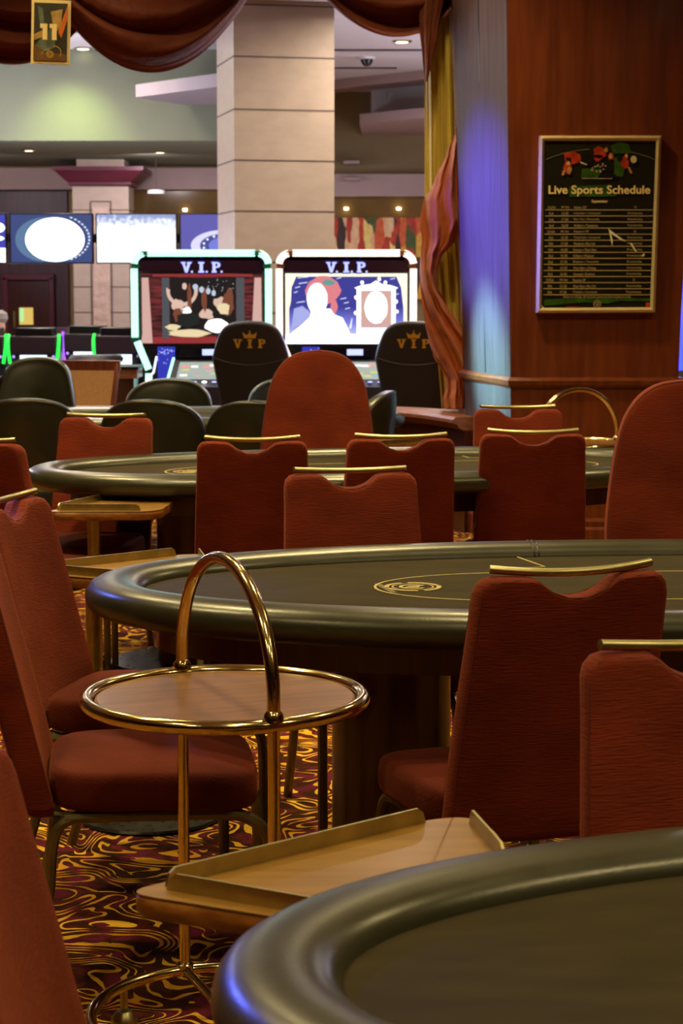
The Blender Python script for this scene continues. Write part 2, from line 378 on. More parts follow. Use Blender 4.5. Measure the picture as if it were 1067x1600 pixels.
def crown(mb, cx, cz, w, y=0.0, t=0.002):
    k = w / 2
    P = [(-.8, -.5), (.8, -.5), (1, .35), (.5, -.05), (.28, .0), (0, .42), (-.28, .0), (-.5, -.05), (-1, .35)]
    mb.prism([(cx + a * k, cz + b * k) for a, b in P], -y, -y + t, FX)
    mb.prism([(cx + .1 * k * math.cos(a * PI / 4), cz + .5 * k + .1 * k * math.sin(a * PI / 4)) for a in range(8)], -y, -y + t, FX)
    return mb
def ellipse(cx, cz, rx, rz, n=40, a0=0, a1=360): return [(cx + rx * math.cos(math.radians(a0 + (a1 - a0) * i / n)), cz + rz * math.sin(math.radians(a0 + (a1 - a0) * i / n))) for i in range(n + (0 if a1 - a0 == 360 else 1))]

# =================================================================== THE ROOM
struct('floor', MB().box((0, 10.5, -0.05), (14, 31, 0.1)), carpet)
ceil = MB(); ceil.box((0, 10.5, CEIL + 0.05), (14, 31, 0.1)); struct('ceiling', ceil, plaster)
struct('wall_left', MB().box((-7.05, 10.5, 1.9), (0.1, 31, 4.0)), wall_warm)
struct('wall_right', MB().box((7.05, 10.5, 1.9), (0.1, 31, 4.0)), wall_warm)
struct('wall_front', MB().box((0, -5.05, 1.9), (14, 0.1, 4.0)), wall_warm)
YB = 25.0
struct('wall_back', MB().box((0, YB + 0.05, 1.9), (14, 0.1, 4.0)), plaster_olive)
# plum panelling with its door, left of the far pilaster
xp = at(107, 400, Y=YB).x
struct('wall_back_panel', MB().box(((-7 + xp) / 2, YB - 0.03, 1.33), (xp + 7, 0.06, 2.66)), wall_dark)
d1 = at(6, 433, Y=YB); d2 = at(86, 433, Y=YB); zt = d1.z
dr = struct('door_1', MB().box(((d1.x + d2.x) / 2, YB - 0.08, zt / 2 - 0.02), (d2.x - d1.x - 0.1, 0.05, zt - 0.06)), wood_dark)
fr = MB()
for sx in (d1.x + 0.03, d2.x - 0.03): fr.box((sx, YB - 0.09, zt / 2), (0.07, 0.09, zt))
fr.box(((d1.x + d2.x) / 2, YB - 0.09, zt), (d2.x - d1.x + 0.02, 0.09, 0.08)); fr.build('door_frame', maroon, dr, bevel=0.01)
p = at(41, 494, Y=YB - 0.12); MB().box((p.x, p.y, p.z), (0.17, 0.02, 0.21)).build('door_glass', emat('lit_door_glass', rgb(255, 214, 110), 0.75), dr)
p = at(34, 492, Y=YB - 0.13); MB().box((p.x, p.y, p.z), (0.05, 0.02, 0.17)).build('door_glass', emat('lit_glass_green', rgb(190, 255, 170), 0.9), dr)
p = at(22, 499, Y=YB - 0.15); MB().tube([(p.x, p.y, p.z + .1), (p.x, p.y, p.z - .1)], 0.012).build('door_handle', brass_satin, dr)
# pink cornice bands, soffit and bulkheads of the hall
struct('trim_1', MB().box((at(162, 0, Y=YB).x - 2.2, YB - 0.12, 2.78), (7.6, 0.24, 0.26)), plaster_pink)
q = at(508, 300, Y=YB).x; struct('trim_2', MB().box((q + 2.4, YB - 0.12, 2.70), (5.4, 0.24, 0.27)), plaster_pink)
gl = pmat('smoked_bronze_glass', rgb(112, 88, 46), rough=0.12, coat=0.5, var=0.1)
struct('window_1', MB().box((at(262, 0, Y=YB).x, YB - 0.06, 2.35), (1.3, 0.05, 0.6)), gl)
struct('window_2', MB().box((q + 1.0, YB - 0.06, 2.42), (2.6, 0.05, 0.28)), gl)
struct('wall_bulkhead_left', MB().box((-3.95, 20.6, (2.94 + CEIL) / 2), (6.1, 0.2, CEIL - 2.94)), plaster_green)
struct('ceiling_soffit', MB().box((-3.95, 22.85, 3.0), (6.1, 4.3, 0.1)), plaster_green)
tipL = at(212, 150, Y=19.6)
struct('ceiling_ledge_left', MB().prism([(tipL.x, 19.6), (-0.2, 17.4), (-0.2, 20.4), (-1.6, 20.4)], 3.29, 3.41), pmat('darkened_pink_plaster', rgb(132, 122, 126), rough=.9, var=.03))  # pink plaster darkened in colour to offset the strong light on it
tipR = at(562, 198, Y=23)
struct('ceiling_ledge_right', MB().prism([(tipR.x, 23.2), (1.9, 21.2), (4.5, 20.6), (4.5, 25), (tipR.x + .05, 25)], 3.32, 3.43), plaster_pink)
struct('ceiling_recess', MB().prism([(tipR.x + .15, 24.0), (1.9, 22.3), (4.5, 21.7), (4.5, 25), (tipR.x + .15, 25)], 3.43, CEIL), plaster)
struct('ceiling_step', MB().prism([(at(508, 0, Y=24).x - .6, 24.2), (2.2, 21.2), (4.5, 20.4), (4.5, 20.9), (2.2, 21.9), (at(508, 0, Y=24).x - .4, 24.6)], CEIL - 0.1, CEIL), plaster_pink)
for y0, xa, xb in ((79, 506, 664), (107, 506, 620), (130, 506, 544), (52, 640, 672)):
    a = at(xa, y0, z=CEIL - 0.01); b = at(xb, y0, z=CEIL - 0.01)
    v = tag(MB().box(((a.x + b.x) / 2, a.y, CEIL - 0.006), (b.x - a.x, 0.06, 0.012)).build('ceiling_vent', dark_grey), {79: 'long dark ceiling slot vent just above the dome camera', 107: 'dark slot vent in the white ceiling, below the dome camera', 130: 'short dark slot vent in the ceiling, lowest of the slots in the photo', 52: 'short slot vent in the ceiling beside the mustard drape'}[y0], 'vent')
p = at(573, 92, z=CEIL - 0.02)
sd = thing('dome_camera', 'small dark dome camera on the white ceiling right of the stone column', 'camera', (p.x, p.y, CEIL))
MB().lathe([(0.0, -0.025), (0.085, -0.025), (0.09, 0)], 24).build('mount_plate', plaster, sd); MB().lathe([(0.0, -0.1), (0.035, -0.09), (0.06, -0.055), (0.065, -0.025), (0, -0.025)], 24).build('dome', black, sd)
for px, py, w in ((549, 253, 0.2), (551, 279, 0.2)):
    p = at(px, py, Y=YB - 0.4)
    tag(MB().box((p.x, p.y + 0.2, p.z), (w, 0.35, 0.04)).build('wall_vent', plaster_pink, bevel=0.01), 'pale slim outlet box on the olive wall, %s of the pair' % ('upper' if py == 253 else 'lower'), 'vent')
# recessed lights that show
glow = emat('downlight_glow', (1, 0.86, 0.55, 1), 9.0)
ring_prof = [(0.055, -0.012), (0.085, -0.012), (0.095, 0.0), (0.055, 0.0)]
def downlight(loc, label, group, rr=1.0):
    t = thing('downlight', label, 'ceiling light', loc, group=group)
    MB().lathe([(0.06 * rr, -0.002), (0.06 * rr, -0.014), (0.09 * rr, -0.012), (0.1 * rr, 0)], 24).build('trim_ring', chrome, t)
    MB().lathe([(0.0, -0.008), (0.058 * rr, -0.008), (0.058 * rr, -0.001), (0, -0.001)], 24).build('bulb', glow, t)
    return t
lab = {130: 'recessed downlight glowing just under the largest copper swag', 45: 'small round soffit downlight left of the maroon pilaster capital', 250: 'small round soffit downlight right of the maroon pilaster capital', 628: 'bright downlight in the white ceiling just under the right swag'}
for px, py, z, r in ((130, 75, CEIL, 1.0), (45, 234, 2.95, 0.8), (250, 237, 2.95, 0.8), (628, 64, CEIL, 1.0)):
    p = at(px, py, z=z); downlight((p.x, p.y, z), lab[px], None, r)
for px, py, l in ((289, 328, 'tiny lamp glowing behind the glass band left of the stone column'), (541, 326, 'tiny lamp glowing under the pink band, left one over the fruit mural'), (623, 326, 'tiny lamp glowing under the pink band, right one over the fruit mural')):
    p = at(px, py, Y=YB - 0.12); tag(MB().box((p.x, p.y, p.z), (0.05, 0.04, 0.03)).build('spot_lamp', glow), l, 'light')
p = at(244, 300, Y=23.4)
t = thing('pendant_lamp', 'small pale disc pendant lamp hanging under the far soffit', 'lamp', (p.x, 23.4, p.z))
MB().lathe([(0, -0.03), (0.1, -0.02), (0.1, 0.02), (0, 0.03)], 20).build('shade', plaster, t); MB().tube([(0, 0, 0.02), (0, 0, 2.95 - p.z)], 0.006, 6).build('rod', dark_grey, t)

# stone column
cx_ = at(428, 0, Y=17.4).x
col = struct('wall_column_stone', MB().box((cx_, 17.45, CEIL / 2), (0.86, 0.86, CEIL), rz=math.radians(13)), stone, smooth=False)
j = MB()
for zz in (0.39, 0.82, 1.25, 1.68, 2.107, 2.53, 2.95, 3.385, 3.81): j.box((cx_, 17.45, zz), (0.866, 0.866, 0.012), rz=math.radians(13))
j.build('joint', joint, col, smooth=False)
# far pilaster
pc = at(156, 0, Y=23.9).x
pil = struct('wall_pilaster', MB().box((pc, 24.0, 1.3), (0.66, 0.6, 2.68)).box((pc, 24.0, 2.93), (0.56, 0.55, 0.2)), stone, smooth=False)
j = MB()
for zz in (0.55, 0.85, 1.16, 1.46, 2.36): j.box((pc, 24.0, zz), (0.668, 0.608, 0.012))
for sx in (-0.12, 0.12): j.box((pc + sx, 23.694, 1.25), (0.012, 0.01, 2.4))
j.box((pc, 23.694, 2.46), (0.25, 0.01, 0.012)); j.build('joint', joint, pil, smooth=False)
MB().box((pc, 23.692, 1.3), (0.2, 0.012, 2.2)).build('carved_strip', stone2, pil, smooth=False)
cp = MB()
def fr_(w, z): return [(-w, -w, z), (w, -w, z), (w, w, z), (-w, w, z)]
lev = [(0.34, 2.64), (0.37, 2.655), (0.37, 2.68), (0.40, 2.70), (0.50, 2.80), (0.53, 2.81), (0.53, 2.855), (0.0, 2.855)]
vs = []; fs = []
for w, z in lev: vs += fr_(w, z)
for i in range(len(lev) - 1):
    for k in range(4): fs.append((i * 4 + k, i * 4 + (k + 1) % 4, (i + 1) * 4 + (k + 1) % 4, (i + 1) * 4 + k))
cp.add(vs, fs, Matrix.Translation((pc, 24.0, 0))); cp.build('capital', maroon, pil, smooth=False)
p = at(104, 500, Y=22.5); tag(MB().box((p.x, 22.5, 0.5), (0.22, 0.3, 1.02)).build('dark_cabinet', wall_dark, bevel=0.01), 'narrow dark cabinet standing against the far stone pilaster', 'cabinet')

# mural of fruit and vegetables
m = bpy.data.materials.new('fruit_mural'); m.use_nodes = True; t = NT(m); pr = t.n['Principled BSDF']; pr.inputs['Roughness'].default_value = 0.5
tc = t.new('ShaderNodeTexCoord'); mp = t.new('ShaderNodeMapping'); mp.inputs['Scale'].default_value = (6.5, 1, 1.6); mp.inputs['Rotation'].default_value = (0, 0.25, 0); t.link(tc.outputs['Object'], mp.inputs['Vector'])
nz = t.new('ShaderNodeTexNoise', Scale=2.0, Detail=2.0); t.link(mp.outputs[0], nz.inputs['Vector'])
ad = t.new('ShaderNodeMixRGB', blend_type='ADD', Fac=0.5); t.link(mp.outputs[0], ad.inputs[1]); t.link(nz.outputs['Color'], ad.inputs[2])
vo = t.new('ShaderNodeTexVoronoi', Scale=1.6); t.link(ad.outputs[0], vo.inputs['Vector'])
sp = t.new('ShaderNodeSeparateColor'); t.link(vo.outputs['Color'], sp.inputs[0])
rp = t.new('ShaderNodeValToRGB'); rp.color_ramp.interpolation = 'CONSTANT'
cols = [rgb(196, 66, 24), rgb(226, 170, 50), rgb(72, 88, 30), rgb(230, 190, 140), rgb(214, 96, 40), rgb(60, 36, 22), rgb(240, 214, 120), rgb(180, 52, 28)]
for i, c_ in enumerate(cols):
    if i < 2: rp.color_ramp.elements[i].position = i / 8; rp.color_ramp.elements[i].color = c_
    else: e = rp.color_ramp.elements.new(i / 8); e.color = c_
t.link(sp.outputs[0], rp.inputs['Fac']); n5 = t.new('ShaderNodeTexNoise', Scale=14.0, Detail=3.0); t.link(tc.outputs['Object'], n5.inputs['Vector'])
ml = t.new('ShaderNodeMixRGB', blend_type='OVERLAY', Fac=0.7); t.link(rp.outputs[0], ml.inputs[1]); t.link(n5.outputs['Fac'], ml.inputs[2]); t.link(ml.outputs[0], pr.inputs['Base Color'])
a = at(512, 340, Y=YB - 0.15); b = at(700, 340, Y=YB - 0.15)
mu = MB().box(((a.x + b.x) / 2, YB - 0.12, a.z - 0.5), (b.x - a.x, 0.06, 1.0)).build('wall_mural', m, smooth=False)
tag(mu, 'wide fruit and vegetable wall mural behind the right slot machine', 'mural')

# mahogany pillar with slightly battered faces
zt = CEIL
Nb = Vector((0.972, 11.2)); Fb = Vector((0.79, 12.2)); Nt = Vector((0.895, 11.2)); Ft = Vector((0.645, 12.2)); XR = 1.87; XRt = 1.96
ZR = 0.946
def lerp(a, b, t): return a + (b - a) * t
def pil_sec(z, off=0.0):
    k = z / zt; n = lerp(Nb, Nt, k); f = lerp(Fb, Ft, k); xr = lerp(XR, XRt, k)
    return [(n.x - off * .55, n.y - off, z), (xr + off, 11.2 - off, z), (xr + off, 12.9 + off, z), (f.x - off, 12.9 + off, z), (f.x - off, f.y, z)]
def shell(secs, M_=None):
    mb = MB(); n = len(secs[0]); vs = [v for s in secs for v in s]; fs = [tuple(reversed(range(n)))]
    for i in range(len(secs) - 1):
        for k in range(n): fs.append((i * n + k, i * n + (k + 1) % n, (i + 1) * n + (k + 1) % n, (i + 1) * n + k))
    fs.append(tuple(range((len(secs) - 1) * n, len(secs) * n))); return mb.add(vs, fs)
pillar = struct('wall_pillar', shell([pil_sec(0), pil_sec(ZR), pil_sec(zt)]), wood_pillar, smooth=False)
# veneer on the chamfered side face
def cham(z, o):
    k = z / zt; n = lerp(Nb, Nt, k); f = lerp(Fb, Ft, k); d = (n - f).normalized(); nn = Vector((-abs(d.y), -abs(d.x)))
    n2 = n + nn * o; f2 = f + nn * o; return [(n2.x, n2.y, z), (n.x, n.y, z), (f.x, f.y, z), (f2.x, f2.y, z)]
shell([cham(0.17, 0.004), cham(zt - .01, 0.004)]).build('side_veneer', wood_chamfer, pillar, smooth=False)
shell([[(a[0] + (b_[0] - a[0]) * k_ - .006, a[1] + (b_[1] - a[1]) * k_ - .001, z_) for k_ in (.495, .505)] + [(a[0] + (b_[0] - a[0]) * k_ + .01, a[1] + (b_[1] - a[1]) * k_ + .002, z_) for k_ in (.505, .495)] for z_ in (.98, 3.84) for a, b_ in [(cham(z_, .004)[0], cham(z_, .004)[3])]]).build('veneer_seam', black, pillar, smooth=False)
shell([pil_sec(ZR - .03, .012), pil_sec(ZR - .012, .03), pil_sec(ZR + .012, .035), pil_sec(ZR + .03, .015)]).build('dado_rail', wood_pillar, pillar, smooth=False)
shell([pil_sec(0, .06), pil_sec(.12, .06), pil_sec(.135, .045), pil_sec(.165, .05), pil_sec(.18, .01)]).build('plinth', wood_pillar, pillar, smooth=False)

# low curved partition behind the last table
ZT = 0.70
path = [(-6.5, 12.98, 0), (-4, 12.98, 0), (-2, 12.98, 0), (-0.4, 12.98, 0), (0.1, 12.95, 0), (0.4, 12.82, 0), (0.62, 12.55, 0), (0.76, 12.22, 0), (0.83, 12.02, 0)]
path = spline(path, 6)
def lift(z): return [v + Vector((0, 0, z)) for v in path]
part = struct('wall_partition', MB().sweep(lift(0.31), [(-.09, -.31), (.09, -.31), (.09, .31), (-.09, .31)]), wood_dark, smooth=False)
MB().sweep(lift(ZT - .035), [(-.15, .02), (-.15, .035), (.15, .035), (.17, .02), (.17, .0), (.14, -.01), (.13, -.03), (.10, -.045), (-.10, -.045), (-.14, -.01)]).build('top_rail', wood_rail, part, smooth=False)
struct('wall_pelmet', MB().box((-1.5, 12.95, CEIL - 0.12), (11, 0.25, 0.24)), wood_dark)

# framed sports poster on the pillar
PY = 11.15
def pp(px, py): return at(px, py, Y=PY)
TL = pp(843, 212); TR = pp(1033, 212); BL = pp(838, 489); BR = pp(1023, 488)
po = thing('framed_poster', 'gold framed dark sports schedule poster hanging on the mahogany pillar', 'poster', (0, PY, 0))
def q2(c, o): cxm = (TL.x + BR.x) / 2; czm = (TL.z + BR.z) / 2; return (c.x - math.copysign(o, c.x - cxm), c.z - math.copysign(o, c.z - czm))
outer = [q2(c, 0) for c in (BL, BR, TR, TL)]; inner = [q2(c, 0.028) for c in (BL, BR, TR, TL)]
MB().prism(inner, -0.045, -0.002, FX).build('printed_sheet', poster_black, po, smooth=False)
fm = MB()
for k in range(4):
    l = (k + 1) % 4; A, B, Ci, Di = outer[k], outer[l], inner[l], inner[k]
    mid = lambda a, b: ((a[0] + b[0]) / 2, (a[1] + b[1]) / 2)
    vs = [(A[0], 0.05, A[1]), (B[0], 0.05, B[1]), (A[0], -0.006, A[1]), (B[0], -0.006, B[1]), (mid(A, Di)[0], -0.016, mid(A, Di)[1]), (mid(B, Ci)[0], -0.016, mid(B, Ci)[1]), (Di[0], -0.002, Di[1]), (Ci[0], -0.002, Ci[1])]
    fm.add(vs, [(0, 1, 3, 2), (2, 3, 5, 4), (4, 5, 7, 6)])
fm.build('frame', gold_frame, po, smooth=False)
def loc3(px, py, o=0.004): v = pp(px, py); return (v.x, -o, v.z)
def pol(pts, mat, name, o=0.003):
    P = [(pp(x, y).x, pp(x, y).z) for x, y in pts]
    ar = sum(P[i][0] * P[(i + 1) % len(P)][1] - P[(i + 1) % len(P)][0] * P[i][1] for i in range(len(P)))
    if ar < 0: P.reverse()
    return MB().prism(P, o - 0.001, o, FX).build(name, mat, po, smooth=False)
def blob(cx, cy, rx, ry, n=14, jit=0.25):
    return [(cx + rx * math.cos(2 * PI * i / n) * (1 + jit * random.uniform(-1, 1)), cy + ry * math.sin(2 * PI * i / n) * (1 + jit * random.uniform(-1, 1))) for i in range(n)]
K = 1067 / 247 / 1.0
def zc(x, y): return (820 + x / 4.32, 200 + y / 4.32)
pm = MB()
def addp(mat, name, polys, o=0.003):
    mb = MB()
    for P_ in polys:
        P = [(pp(*zc(x, y)).x, pp(*zc(x, y)).z) for x, y in P_]
        ar = sum(P[i][0] * P[(i + 1) % len(P)][1] - P[(i + 1) % len(P)][0] * P[i][1] for i in range(len(P)))
        if ar < 0: P.reverse()
        mb.prism(P, o - 0.001, o, FX)
    return mb.build(name, mat, po, smooth=False)
addp(green_ink, 'poster_picture', [[(575, 120), (640, 95), (700, 110), (720, 170), (600, 175)], [(385, 275), (520, 270), (490, 345), (380, 340)], [(300, 395), (560, 385), (620, 460), (300, 465)], [(130, 1160), (400, 1145), (850, 1150), (850, 1170), (640, 1165), (560, 1185), (400, 1175), (130, 1200)], [(600, 200), (690, 210), (660, 330), (600, 320)]])
addp(red_ink, 'poster_picture', [blob(320, 200, 62, 45), blob(290, 270, 30, 45), blob(505, 165, 45, 40), blob(490, 200, 35, 22), blob(670, 230, 30, 42), blob(580, 195, 20, 26)], 0.0045)
addp(black, 'poster_picture', [blob(295, 215, 18, 18), blob(425, 205, 35, 40), blob(545, 265, 60, 28), blob(640, 205, 18, 22), blob(480, 245, 50, 18), blob(560, 320, 60, 24)], 0.006)
addp(skin_ink, 'poster_picture', [blob(292, 240, 14, 16), blob(298, 290, 18, 26), blob(545, 150, 14, 16), blob(684, 190, 10, 14), blob(578, 190, 12, 18), [(255, 290), (275, 280), (262, 320), (246, 318)], [(690, 260), (705, 265), (724, 305), (712, 308)]], 0.0075)
addp(white_ink, 'poster_picture', [blob(732, 213, 21, 25, 18, 0.03), [(370, 225), (420, 245), (415, 252), (372, 236)], [(385, 340), (590, 340), (590, 343), (385, 343)]] + [blob(random.uniform(450, 610), random.uniform(235, 300), 6, 4) for _ in range(14)], 0.009)
arcp = [(140 + i * 36.8, 212 - 75 * math.sin(PI * (i / 20)) ** 0.8) for i in range(21)]
addp(felt_dim, 'poster_picture', [[arcp[i], arcp[i + 1], (arcp[i + 1][0], arcp[i + 1][1] + 5), (arcp[i][0], arcp[i][1] + 5)] for i in range(8)] + [[arcp[i], arcp[i + 1], (arcp[i + 1][0], arcp[i + 1][1] + 5), (arcp[i][0], arcp[i][1] + 5)] for i in range(15, 20)], 0.0022)
v = lambda x, y: loc3(*zc(x, y), 0.005)
pxm = PY / F
text('title_lettering', 'Live Sports Schedule', cream_print, width=157 * pxm, height=17 * pxm, parent=po, loc=v(502, 425), bold=0.022)
text('month_lettering', 'September', cream_print, width=25 * pxm, parent=po, loc=v(504, 497), bold=0.02)
rows = [('31st/2nd', 'All day', 'Italian GP', 'F1'), ('1st', '12.30', 'Leicester v Liverpool', 'Premiership'), ('1st', '17.30', 'Man City v Newcastle', 'Premiership'), ('2nd', '16.00', 'Watford v Tottenham', 'Premiership'),
        ('15/16th', 'All day', 'Singapore GP', 'F1'), ('15th', '12.30', 'Tottenham v Liverpool', 'Premiership'), ('15th', '17.30', 'Watford v Man Utd', 'Premiership'), ('16th', '16.00', 'Everton v West Ham', 'Premiership'),
        ('22nd', '12.30', 'Fulham v Watford', 'Premiership'), ('22nd', '17.30', 'Brighton v Tottenham', 'Premiership'), ('23rd', '13.30', 'West Ham v Chelsea', 'Premiership'), ('23rd', '16.00', 'Arsenal v Everton', 'Premiership'),
        ('29/30th', 'All day', 'Russian GP', 'F1'), ('29th', '12.30', 'West Ham v Man Utd', 'Premiership'), ('30th', '17.30', 'Chelsea v Liverpool', 'Premiership')]
rl = MB()
for i, r_ in enumerate(rows):
    y = 536 + i * 40.9
    x0 = 136 - i * 0.9; x1 = 866 - i * 1.2
    a = pp(*zc(x0, y + 17)); b = pp(*zc(x1, y + 17)); rl.box(((a.x + b.x) / 2, -0.0035, a.z), (b.x - a.x, 0.001, 0.0022))
    for s_, xx, w in ((r_[0], 180 - i, 12 if len(r_[0]) > 5 else 7), (r_[1], 272 - i, 13 if len(r_[1]) > 5 else 10), (r_[2], 0, 0), (r_[3], 745 - i * .8, 23 if len(r_[3]) > 3 else 3)):
        if w == 0: w = len(s_) * 1.95; xx = 332 - i * .6 + w * 4.32 / 2
        text('row_lettering', s_, cream_dim, width=w * pxm, height=4.2 * pxm, parent=po, loc=v(xx, y), bold=0.01)
rl.build('row_line', cream_print, po, smooth=False)
text('footer_lettering', 'Subject to change. All matches correct at time of going to print.', cream_dim, width=106 * pxm, height=4.4 * pxm, parent=po, loc=v(487, 1141), bold=0.01)
em = MB(); c0 = pp(*zc(487, 1188))
for r0 in (0.022, 0.015): em.add(*(lambda P, n: ([(a, -0.004, b) for a, b in P], [(i, (i + 1) % n, n + (i + 1) % n, n + i) for i in range(n)]))(ellipse(c0.x, c0.z, r0, r0, 24) + ellipse(c0.x, c0.z, r0 - .0025, r0 - .0025, 24), 24))
em.prism([(c0.x - .009, c0.z + .007), (c0.x - .005, c0.z + .007), (c0.x, c0.z - .004), (c0.x + .005, c0.z + .007), (c0.x + .009, c0.z + .007), (c0.x + .002, c0.z - .01), (c0.x - .002, c0.z - .01)][::-1], 0.003, 0.004, FX)
em.build('round_emblem', cream_dim, po, smooth=False)
addp(red_ink, 'corner_logo', [[(815, 1178), (840, 1178), (840, 1205), (815, 1205)], [(280, 1207), (360, 1207), (360, 1214), (280, 1214)]], 0.004)
addp(glint, 'crease_glint', [[(560, 675), (575, 690), (605, 712), (640, 738), (682, 768), (640, 752), (600, 726), (570, 704)], [(705, 772), (722, 780), (740, 812), (758, 842), (742, 830), (722, 800)], [(785, 862), (804, 845), (806, 862), (795, 868)], [(568, 700), (580, 712), (592, 760), (588, 800)], [(112, 1196), (132, 1216), (118, 1216)]], 0.006)

# =================================================================== LAMPS
def pit_lamp(x, y, k):
    t = downlight((x, y, CEIL), 'unseen recessed ceiling downlight above the poker tables', 'downlights over the pit', 1.6)
    lamp('lamp_light', 'AREA', (x, y, CEIL - 0.03), PIT_W * k, WARM, size=0.17, target=(x, y, 0), spread=130)
for x, y, k in PIT_LAMPS: pit_lamp(x, y, k)
for x, y in HALL_LAMPS:
    downlight((x, y, CEIL), 'recessed ceiling downlight in the slot hall', 'downlights over the slot hall', 1.6)
    lamp('hall_light', 'AREA', (x, y, CEIL - 0.03), HALL_W, (1.0, 0.86, 0.72), size=0.4, target=(x, y, 0), spread=170)
for x, y in ((-4.2, 22.6), (-2.2, 22.6)):
    lamp('soffit_light', 'AREA', (x, y, 2.9), 26, (1.0, 0.86, 0.9), size=0.3, target=(x + .2, 24.2, 0), spread=170)
# wall washer that makes the soft green pool on the sage bulkhead
pg = at(120, 75, z=CEIL)
lamp('wall_washer', 'SPOT', (at(120, 150, Y=20.5).x, 19.75, CEIL - 0.03), 115, (0.80, 1.0, 0.35), size=0.05, target=(at(110, 190, Y=20.5).x, 20.5, 2.75), spot=75, blend=1.0)

# added trough lights, out of view on both sides, to brighten the hall ceiling
for sx in (-1, 1):
    t = thing('added_trough_light', 'added unseen trough light high along the %s side of the slot hall' % ('left' if sx < 0 else 'right'), 'light', (sx * 5.6, 18.5, 3.0))
    MB().box((0, 0, -.03), (.3, 9.0, .05)).build('trough', plaster, t); MB().box((0, 0, 0), (.12, 8.8, .02)).build('tube', E_('added_trough_glow', 235, 225, 255, 3), t)
    lamp('added_trough_lamp', 'AREA', (sx * 5.6, 18.5, 3.05), 470, (0.80, 0.80, 1.0), size=0.15, size_y=8.8, target=(sx * 4.0, 18.5, 4.5))
# added blue and cyan spots, out of view, tinting the pillar and rail ends
def added_spot(loc, target, energy, col, deg, label):
    t = thing('spotlight', label, 'light', loc); d = (Vector(target) - Vector(loc)).normalized(); q = d.to_track_quat('-Z', 'Y').to_matrix().to_4x4()
    MB().lathe([(0, .02), (.05, .02), (.07, -.16), (.062, -.16), (.045, 0), (0, 0)], 20, q).build('lamp_head', black, t)
    MB().tube([(0, 0, .02), (0, 0, CEIL - loc[2])], .012, 8).build('stem', black, t)
    lamp('spot_lamp', 'SPOT', tuple(Vector(loc) + d * .18), energy, col, size=.05, target=target, spot=deg, blend=1.0)
added_spot((-3.0, 11.95, 3.4), (0.93, 11.6, 0.98), 9500, (0.30, 0.95, 0.95), 13, 'added unseen cyan spotlight aimed low at the mahogany pillar side')
added_spot((-3.3, 11.7, 3.2), (0.90, 11.65, 1.82), 6500, (0.08, 0.08, 1.0), 21, 'added unseen blue spotlight aimed at the side of the mahogany pillar')
added_spot((-3.0, 7.6, 3.0), (-0.62, 5.05, 0.8), 520, (0.12, 0.2, 1.0), 11, 'added unseen blue spotlight aimed at the left end of the middle table')
added_spot((-3.0, 7.2, 2.9), (-0.12, 2.15, 0.78), 260, (0.10, 0.14, 1.0), 7, 'added unseen blue spotlight aimed at the left end of the nearest table')
# =================================================================== CHAIRS
def sgn(x): return -1 if x < 0 else 1
def superell(a, b, n, N=48, cx=0, cy=0):
    return [(cx + a * sgn(math.cos(t)) * abs(math.cos(t)) ** (2 / n), cy + b * sgn(math.sin(t)) * abs(math.sin(t)) ** (2 / n)) for t in (2 * PI * k / N for k in range(N))]
def seat_pad(w=0.46, d=0.45, z0=0.40, z1=0.485, cy=0.02, n=5):
    zc_ = (z0 + z1) / 2
    return MB().pillow([(a * (1 - 0.06 * (0.5 - b / d)) , b) for a, b in superell(w / 2, d / 2, n, 56, 0, cy)], (z1 - z0) / 2, lambda a, b, h: (a, b, zc_ + h - 0.012 * max(0, (b - cy) / (d / 2)) ** 2), rings=[(1, 0), (0.998, 0.35), (0.985, 0.7), (0.96, 0.9), (0.92, 1.0), (0.8, 1.08), (0.6, 1.15), (0.3, 1.2)], hump=0.0)
def back_outline():
    H = 0.555; P = [(0.195, 0.0)] + [(0.213, 0.02), (0.212, 0.15), (0.206, 0.3), (0.199, 0.45)]
    P += [(0.197 - 0.035 + 0.035 * math.cos(a), H - 0.035 + 0.035 * math.sin(a)) for a in (0, PI / 6, PI / 3, PI / 2)]
    P += [(0.13, H), (0.102, H - 0.001), (0.085, H - 0.005), (0.071, H - 0.014), (0.056, H - 0.027), (0.038, H - 0.036), (0.02, H - 0.041), (0.0, H - 0.043)]
    L = [(-a, b) for a, b in reversed(P[:-1])]
    return dense(P + L, 5)
BK = back_outline(); LEAN = math.tan(math.radians(13.5))
def backmap(a, b, h): return (a, -0.235 - LEAN * b + 0.45 * a * a + h, 0.39 + b)
def legs_frame(t, w=0.185, fr=0.22, bk=-0.20, mat=None):
    mat = mat or bronze
    f = MB()
    for s in (-1, 1): f.tube([(s * w, bk + 0.03, 0.385), (s * w, fr - 0.06, 0.385)], 0.0135, 8)
    for y in (bk + 0.06, fr - 0.08): f.tube([(-w, y, 0.385), (w, y, 0.385)], 0.010, 8)
    for s in (-1, 1): f.tube(spline([(s * w * .9, bk + 0.04, 0.385), (s * w * .9, bk - 0.0, 0.392), (s * w * .9, bk - 0.02, 0.40), (s * w * .9, bk - 0.045, 0.45)], 5), 0.010, 8)
    f.build('seat_frame', mat, t)
    for s in (-1, 1):
        MB().tube(spline([(s * w, fr - 0.07, 0.385), (s * w, fr - 0.01, 0.375), (s * w, fr + 0.032, 0.34), (s * w, fr + 0.045, 0.27), (s * w, fr + 0.047, 0.0)], 6), 0.0135, 8).build('leg', mat, t)
        MB().tube(spline([(s * w, bk + 0.05, 0.385), (s * w, bk + 0.015, 0.365), (s * w * 1.01, bk - 0.0, 0.31), (s * w * 1.03, bk - 0.012, 0.20), (s * w * 1.08, bk - 0.075, 0.0)], 6), [0.0135] * 25, 8).build('leg', mat, t)
